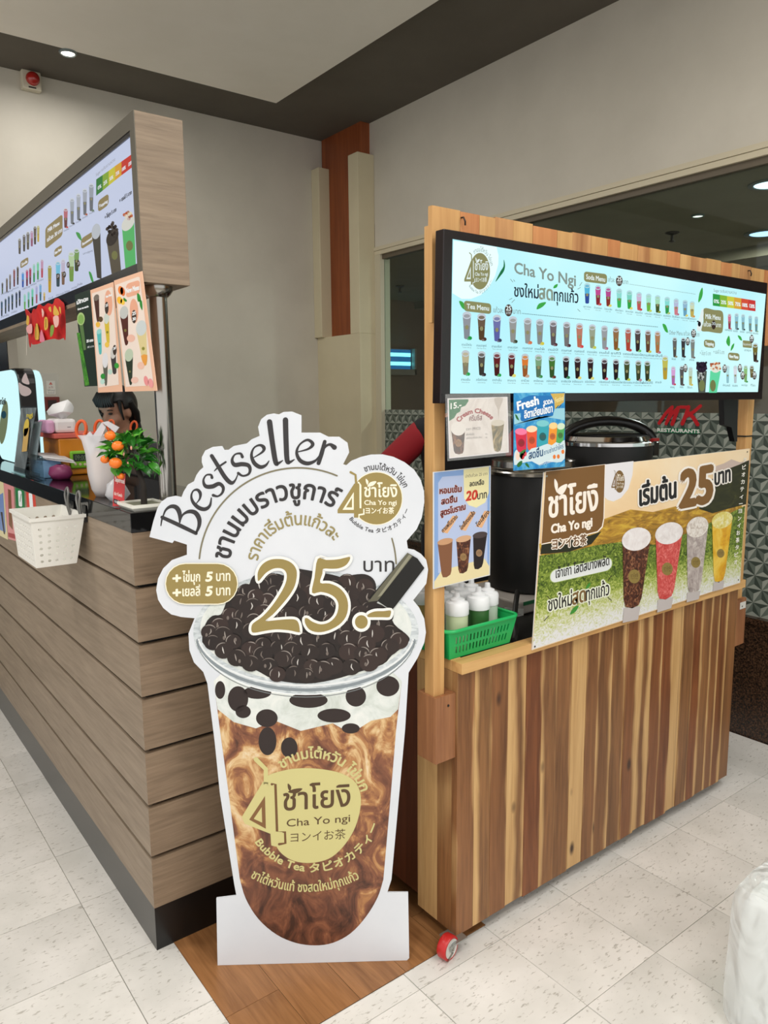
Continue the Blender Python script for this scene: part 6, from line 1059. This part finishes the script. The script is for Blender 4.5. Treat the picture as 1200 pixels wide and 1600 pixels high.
# ================================================================== PEOPLE
def person(loc, yaw, H, lab, shirt, sleeve, hairc, skin, pitch, tail, name='person', ey=.215):
    EY = lambda q: ey if q < 0 else .215
    s = H/1.7; M_ = Matrix.Translation(V(loc)) @ Matrix.Rotation(yaw, 4, 'Z') @ Matrix.Scale(s, 4)
    hc = V((.03, 0, 1.585)); HM = M_ @ Matrix.Translation(hc) @ Matrix.Rotation(pitch, 4, 'Y'); r_ = root(name, loc, lab, 'person')
    def lim(g, P, R): g.tube(P, R, 12); [g.ball(p, r, n=12, k=8) for p, r in zip(P, R)]
    def fin(g, f, mat, M, vox, parent, nm, sm=4, **kw):
        g.v = [tuple(M @ V(p)) for p in g.v]; o = mk(nm, g, mat, parent, smooth=180, **kw)
        m = o.modifiers.new('remesh', 'REMESH'); m.mode = 'VOXEL'; m.voxel_size = vox; m.use_smooth_shade = True
        k = o.modifiers.new('smooth', 'SMOOTH'); k.iterations = sm; k.factor = .5; return o
    g = G(); A_m = Matrix.Translation(hc) @ Matrix.Rotation(pitch, 4, 'Y'); hl = G()
    hl.ball((-.005, 0, .03), .094, .076, .098, 24, 16); hl.ball((.028, 0, -.03), .066, .058, .07, 20, 14); hl.ball((.05, 0, -.082), .036, .036, .03, 16, 10)
    hl.ball((.094, 0, -.022), .017, .013, .015, 12, 8); hl.tube([(.088, 0, .02), (.098, 0, -.018)], [.008, .013], 10); hl.ball((.082, .018, -.060), .014, .012, .008, 10, 6); hl.ball((.082, -.018, -.060), .014, .012, .008, 10, 6); hl.ball((.086, 0, -.058), .014, .02, .011, 12, 8)
    for q in (-1, 1): hl.ball((.0, .078*q, -.005), .02, .010, .032, 12, 8); hl.ball((.055, .042*q, -.025), .03, .022, .026, 12, 8); hl.ball((.08, .03*q, .042), .014, .026, .010, 12, 8)
    hl.v = [tuple(A_m @ V(p)) for p in hl.v]; g.v += hl.v; g.f += hl.f; g.m += hl.m
    g2 = G(); lim(g2, [(.0, 0, 1.36), (.0, 0, 1.44), (.02, 0, 1.54)], [.06, .05, .05]); lim(g2, [(0, 0, .95), (0, 0, 1.15), (0, 0, 1.30)], [.12, .115, .13])
    for q in (-1, 1):
        lim(g2, [(0, .05*q, 1.40), (0, .165*q, 1.375)], [.055, .05]); lim(g2, [(0, .17*q, 1.37), (.0, EY(q)*q, 1.10), (.06, (EY(q)-.02)*q, .90)], [.052, .042, .03])
        lim(g2, [(.06, (EY(q)-.02)*q, .90), (.075, (EY(q)-.02)*q, .83)], [.03, .03])
        for k_, (dy, ln_) in enumerate(((-.026, .06), (-.009, .075), (.009, .08), (.026, .07))): lim(g2, [(.077, (EY(q)-.02)*q+dy, .825), (.085, (EY(q)-.02)*q+dy*1.1, .825-ln_*.6), (.10, (EY(q)-.02)*q+dy*1.1, .825-ln_)], [.0095, .009, .008])
        lim(g2, [(.075, (EY(q)-.04)*q, .87), (.10, (EY(q)-.055)*q, .835), (.112, (EY(q)-.058)*q, .805)], [.012, .0105, .009])
        lim(g2, [(0, .09*q, .92), (.01, .1*q, .5), (-.02, .1*q, .09), (.06, .11*q, .045), (.13, .12*q, .035)], [.085, .06, .042, .042, .034])
    o_ = len(g.v); g.v += g2.v; g.f += [tuple(i+o_ for i in f) for f in g2.f]; g.m += g2.m
    body_ = fin(g, None, C(skin, .5), M_, .0085, r_, 'body', 3)
    g = G(); lim(g, [(0, 0, .93), (0, 0, 1.12), (.005, 0, 1.28), (0, 0, 1.36)], [.135, .132, .142, .11])
    for q in (-1, 1): lim(g, [(0, .06*q, 1.33), (0, .10*q, 1.37)], [.11, .07]); lim(g, [(0, .11*q, 1.385), (0, .17*q, 1.37)], [.063, .064])
    for q in (-1, 1): lim(g, [(0, .06*q, .95), (0, .07*q, 1.15), (0, .09*q, 1.28)], [.11, .10, .10])
    fin(g, None, shirt, M_, .011, r_, 'shirt')
    for q in (-1, 1): g = G(); lim(g, [(0, .185*q, 1.36), (.0, .17*q+(EY(q)-.17)*.55*q, 1.22), (.0, .17*q+(EY(q)-.17)*.88*q, 1.14)], [.062, .062, .06]); fin(g, None, sleeve, M_, .011, r_, 'sleeve')
    g = G()
    for q in (-1, 1): lim(g, [(0, .07*q, .92), (.01, .1*q, .5), (-.015, .1*q, .12)], [.12, .075, .06])
    fin(g, None, C((34, 36, 46), .8), M_, .014, r_, 'trousers')
    g = G()
    for q in (-1, 1): lim(g, [(-.04, .105*q, .042), (.06, .112*q, .042), (.14, .122*q, .036)], [.044, .044, .036])
    fin(g, None, C((30, 28, 28), .6), M_, .01, r_, 'shoes', 2)
    g = G(); g.ball((-.014, 0, .036), .105, .089, .106, 32, 22); keep = G()
    idx = [i for i, p in enumerate(g.v) if not (p[0] > .036 and p[2] < .052+.5*abs(p[1])*.0 or (p[0] > -.005 and p[2] < .012) or p[2] < -.055)]
    mp = {a: b for b, a in enumerate(idx)}; keep.v = [g.v[i] for i in idx]; keep.f = [tuple(mp[i] for i in f) for f in g.f if all(i in mp for i in f)]; keep.m = [0]*len(keep.f)
    for j in range(9):   # fringe and side strands
        y = -.06+.015*j; keep.tube([(.05, y*.9, .118), (.082, y, .088), (.094-.3*abs(y), y*1.05, .052)], [.010, .010, .003], 7)
    for q in (-1, 1): keep.tube([(.04, .074*q, .07), (.050, .080*q, .02), (.046, .078*q, -.03)], [.010, .005, .002], 7); keep.tube([(-.02, .08*q, .05), (-.045, .078*q, -.02), (-.06, .06*q, -.075)], [.02, .02, .014], 8)
    if tail: keep.tube([(-.07, 0, -.01), (-.078, -.0, -.08), (-.07, .02, -.15), (-.06, .03, -.20)], [.045, .038, .03, .012], 12); keep.ball((-.055, 0, -.035), .045, .066, .05)
    keep.v = [tuple(HM @ V(p)) for p in keep.v]; ho = mk('hair', keep, C(hairc, .45), r_, smooth=80); solid(ho, .006)
    for q in (-1, 1):
        g = G(); g.ball((.083, .032*q, .014), .009, .015, .006, 12, 8); g.v = [tuple(HM @ V(p)) for p in g.v]; mk('eye', g, C((26, 18, 16), .3), r_, smooth=80)
        g = G(); g.tube([(.085, .018*q, .032), (.088, .034*q, .037), (.078, .052*q, .031)], [.003, .0035, .002], 6); g.v = [tuple(HM @ V(p)) for p in g.v]; mk('eyebrow', g, C((30, 22, 20), .6), r_, smooth=80)
    g = G(); g.ball((.096, 0, -.057), .006, .02, .0055, 12, 6); g.v = [tuple(HM @ V(p)) for p in g.v]; mk('lips', g, C((150, 84, 76), .4), r_, smooth=80)
    return r_
BLKC = C((22, 22, 24), .8)
person((1.315, 3.955, 0), math.radians(204), 1.60, 'person in a black T-shirt looking down behind the counter, hair tied back', BLKC, BLKC, (18, 14, 14), (176, 128, 104), math.radians(16), True)
person((2.27, 2.40, 0), math.radians(228), 1.74, 'person in a black shirt with red sleeves standing behind the cart', C((20, 20, 24), .8), C((150, 18, 30), .75), (16, 13, 12), (170, 124, 100), math.radians(10), False, ey=.46)
# ================================================================== FOREGROUND
wbg = root('wrapped_parcel', (1.93, .62, 0), 'white parcel in crinkled clear plastic at the lower right corner', 'parcel')
CRINK, t_, b_ = nt('white_packing'); b_.inputs['Base Color'].default_value = lin((232, 236, 234)); b_.inputs['Roughness'].default_value = .4; bump(t_, b_, noise(t_, coords(t_, (1, 1, .6)), 7, 1, .4, 1.5), .8, .04)
WRAP, t_, b_ = nt('clear_wrap'); b_.inputs['Base Color'].default_value = lin((236, 240, 240)); b_.inputs['Roughness'].default_value = .15; b_.inputs['Alpha'].default_value = .42; bump(t_, b_, noise(t_, coords(t_, (1, 1, .5)), 9, 1.5, .5, 2.5), .9, .03)
def parcel(x0, x1, y0, y1, zt, wob, seed):
    g = G(); n = 14; rb = random.Random(seed); S_ = []
    for j, z in enumerate([0, .02, .08, .14, .20, zt-.06, zt-.02, zt, zt+.004]):
        k = (.97, 1, 1, .998, .996, .99, .975, .93, .0)[j]; cx_, cy_ = (x0+x1)/2+.0*z, (y0+y1)/2
        P = []
        for i in range(4*n):
            e, t_ = divmod(i, n); t_ = t_/n; u, v = ((-1+2*t_, -1), (1, -1+2*t_), (1-2*t_, 1), (-1, 1-2*t_))[e]; L_ = (abs(u)**16+abs(v)**16)**(1/16.); u, v = u/L_, v/L_
            d = 1+wob*math.sin(i*1.9+j*1.3)*rb.uniform(.3, 1); P.append((cx_+u*(x1-x0)/2*k*d, cy_+v*(y1-y0)/2*k*d, z+.035*max(0, u)*(z/zt)+.008*math.sin(i*.9+j)*(j > 0)*(j < 7)))
        S_.append(P)
    m = 4*n
    for P in S_: g.v += P
    for j in range(len(S_)-1):
        for i in range(m): g.f.append((j*m+i, j*m+(i+1) % m, (j+1)*m+(i+1) % m, (j+1)*m+i)); g.m.append(0)
    return g
mk('contents', parcel(1.69, 2.14, .42, .82, .345, .006, 1), CRINK, wbg, smooth=60)
mk('plastic_wrap', parcel(1.672, 2.16, .40, .84, .37, .016, 2), WRAP, wbg, smooth=40)
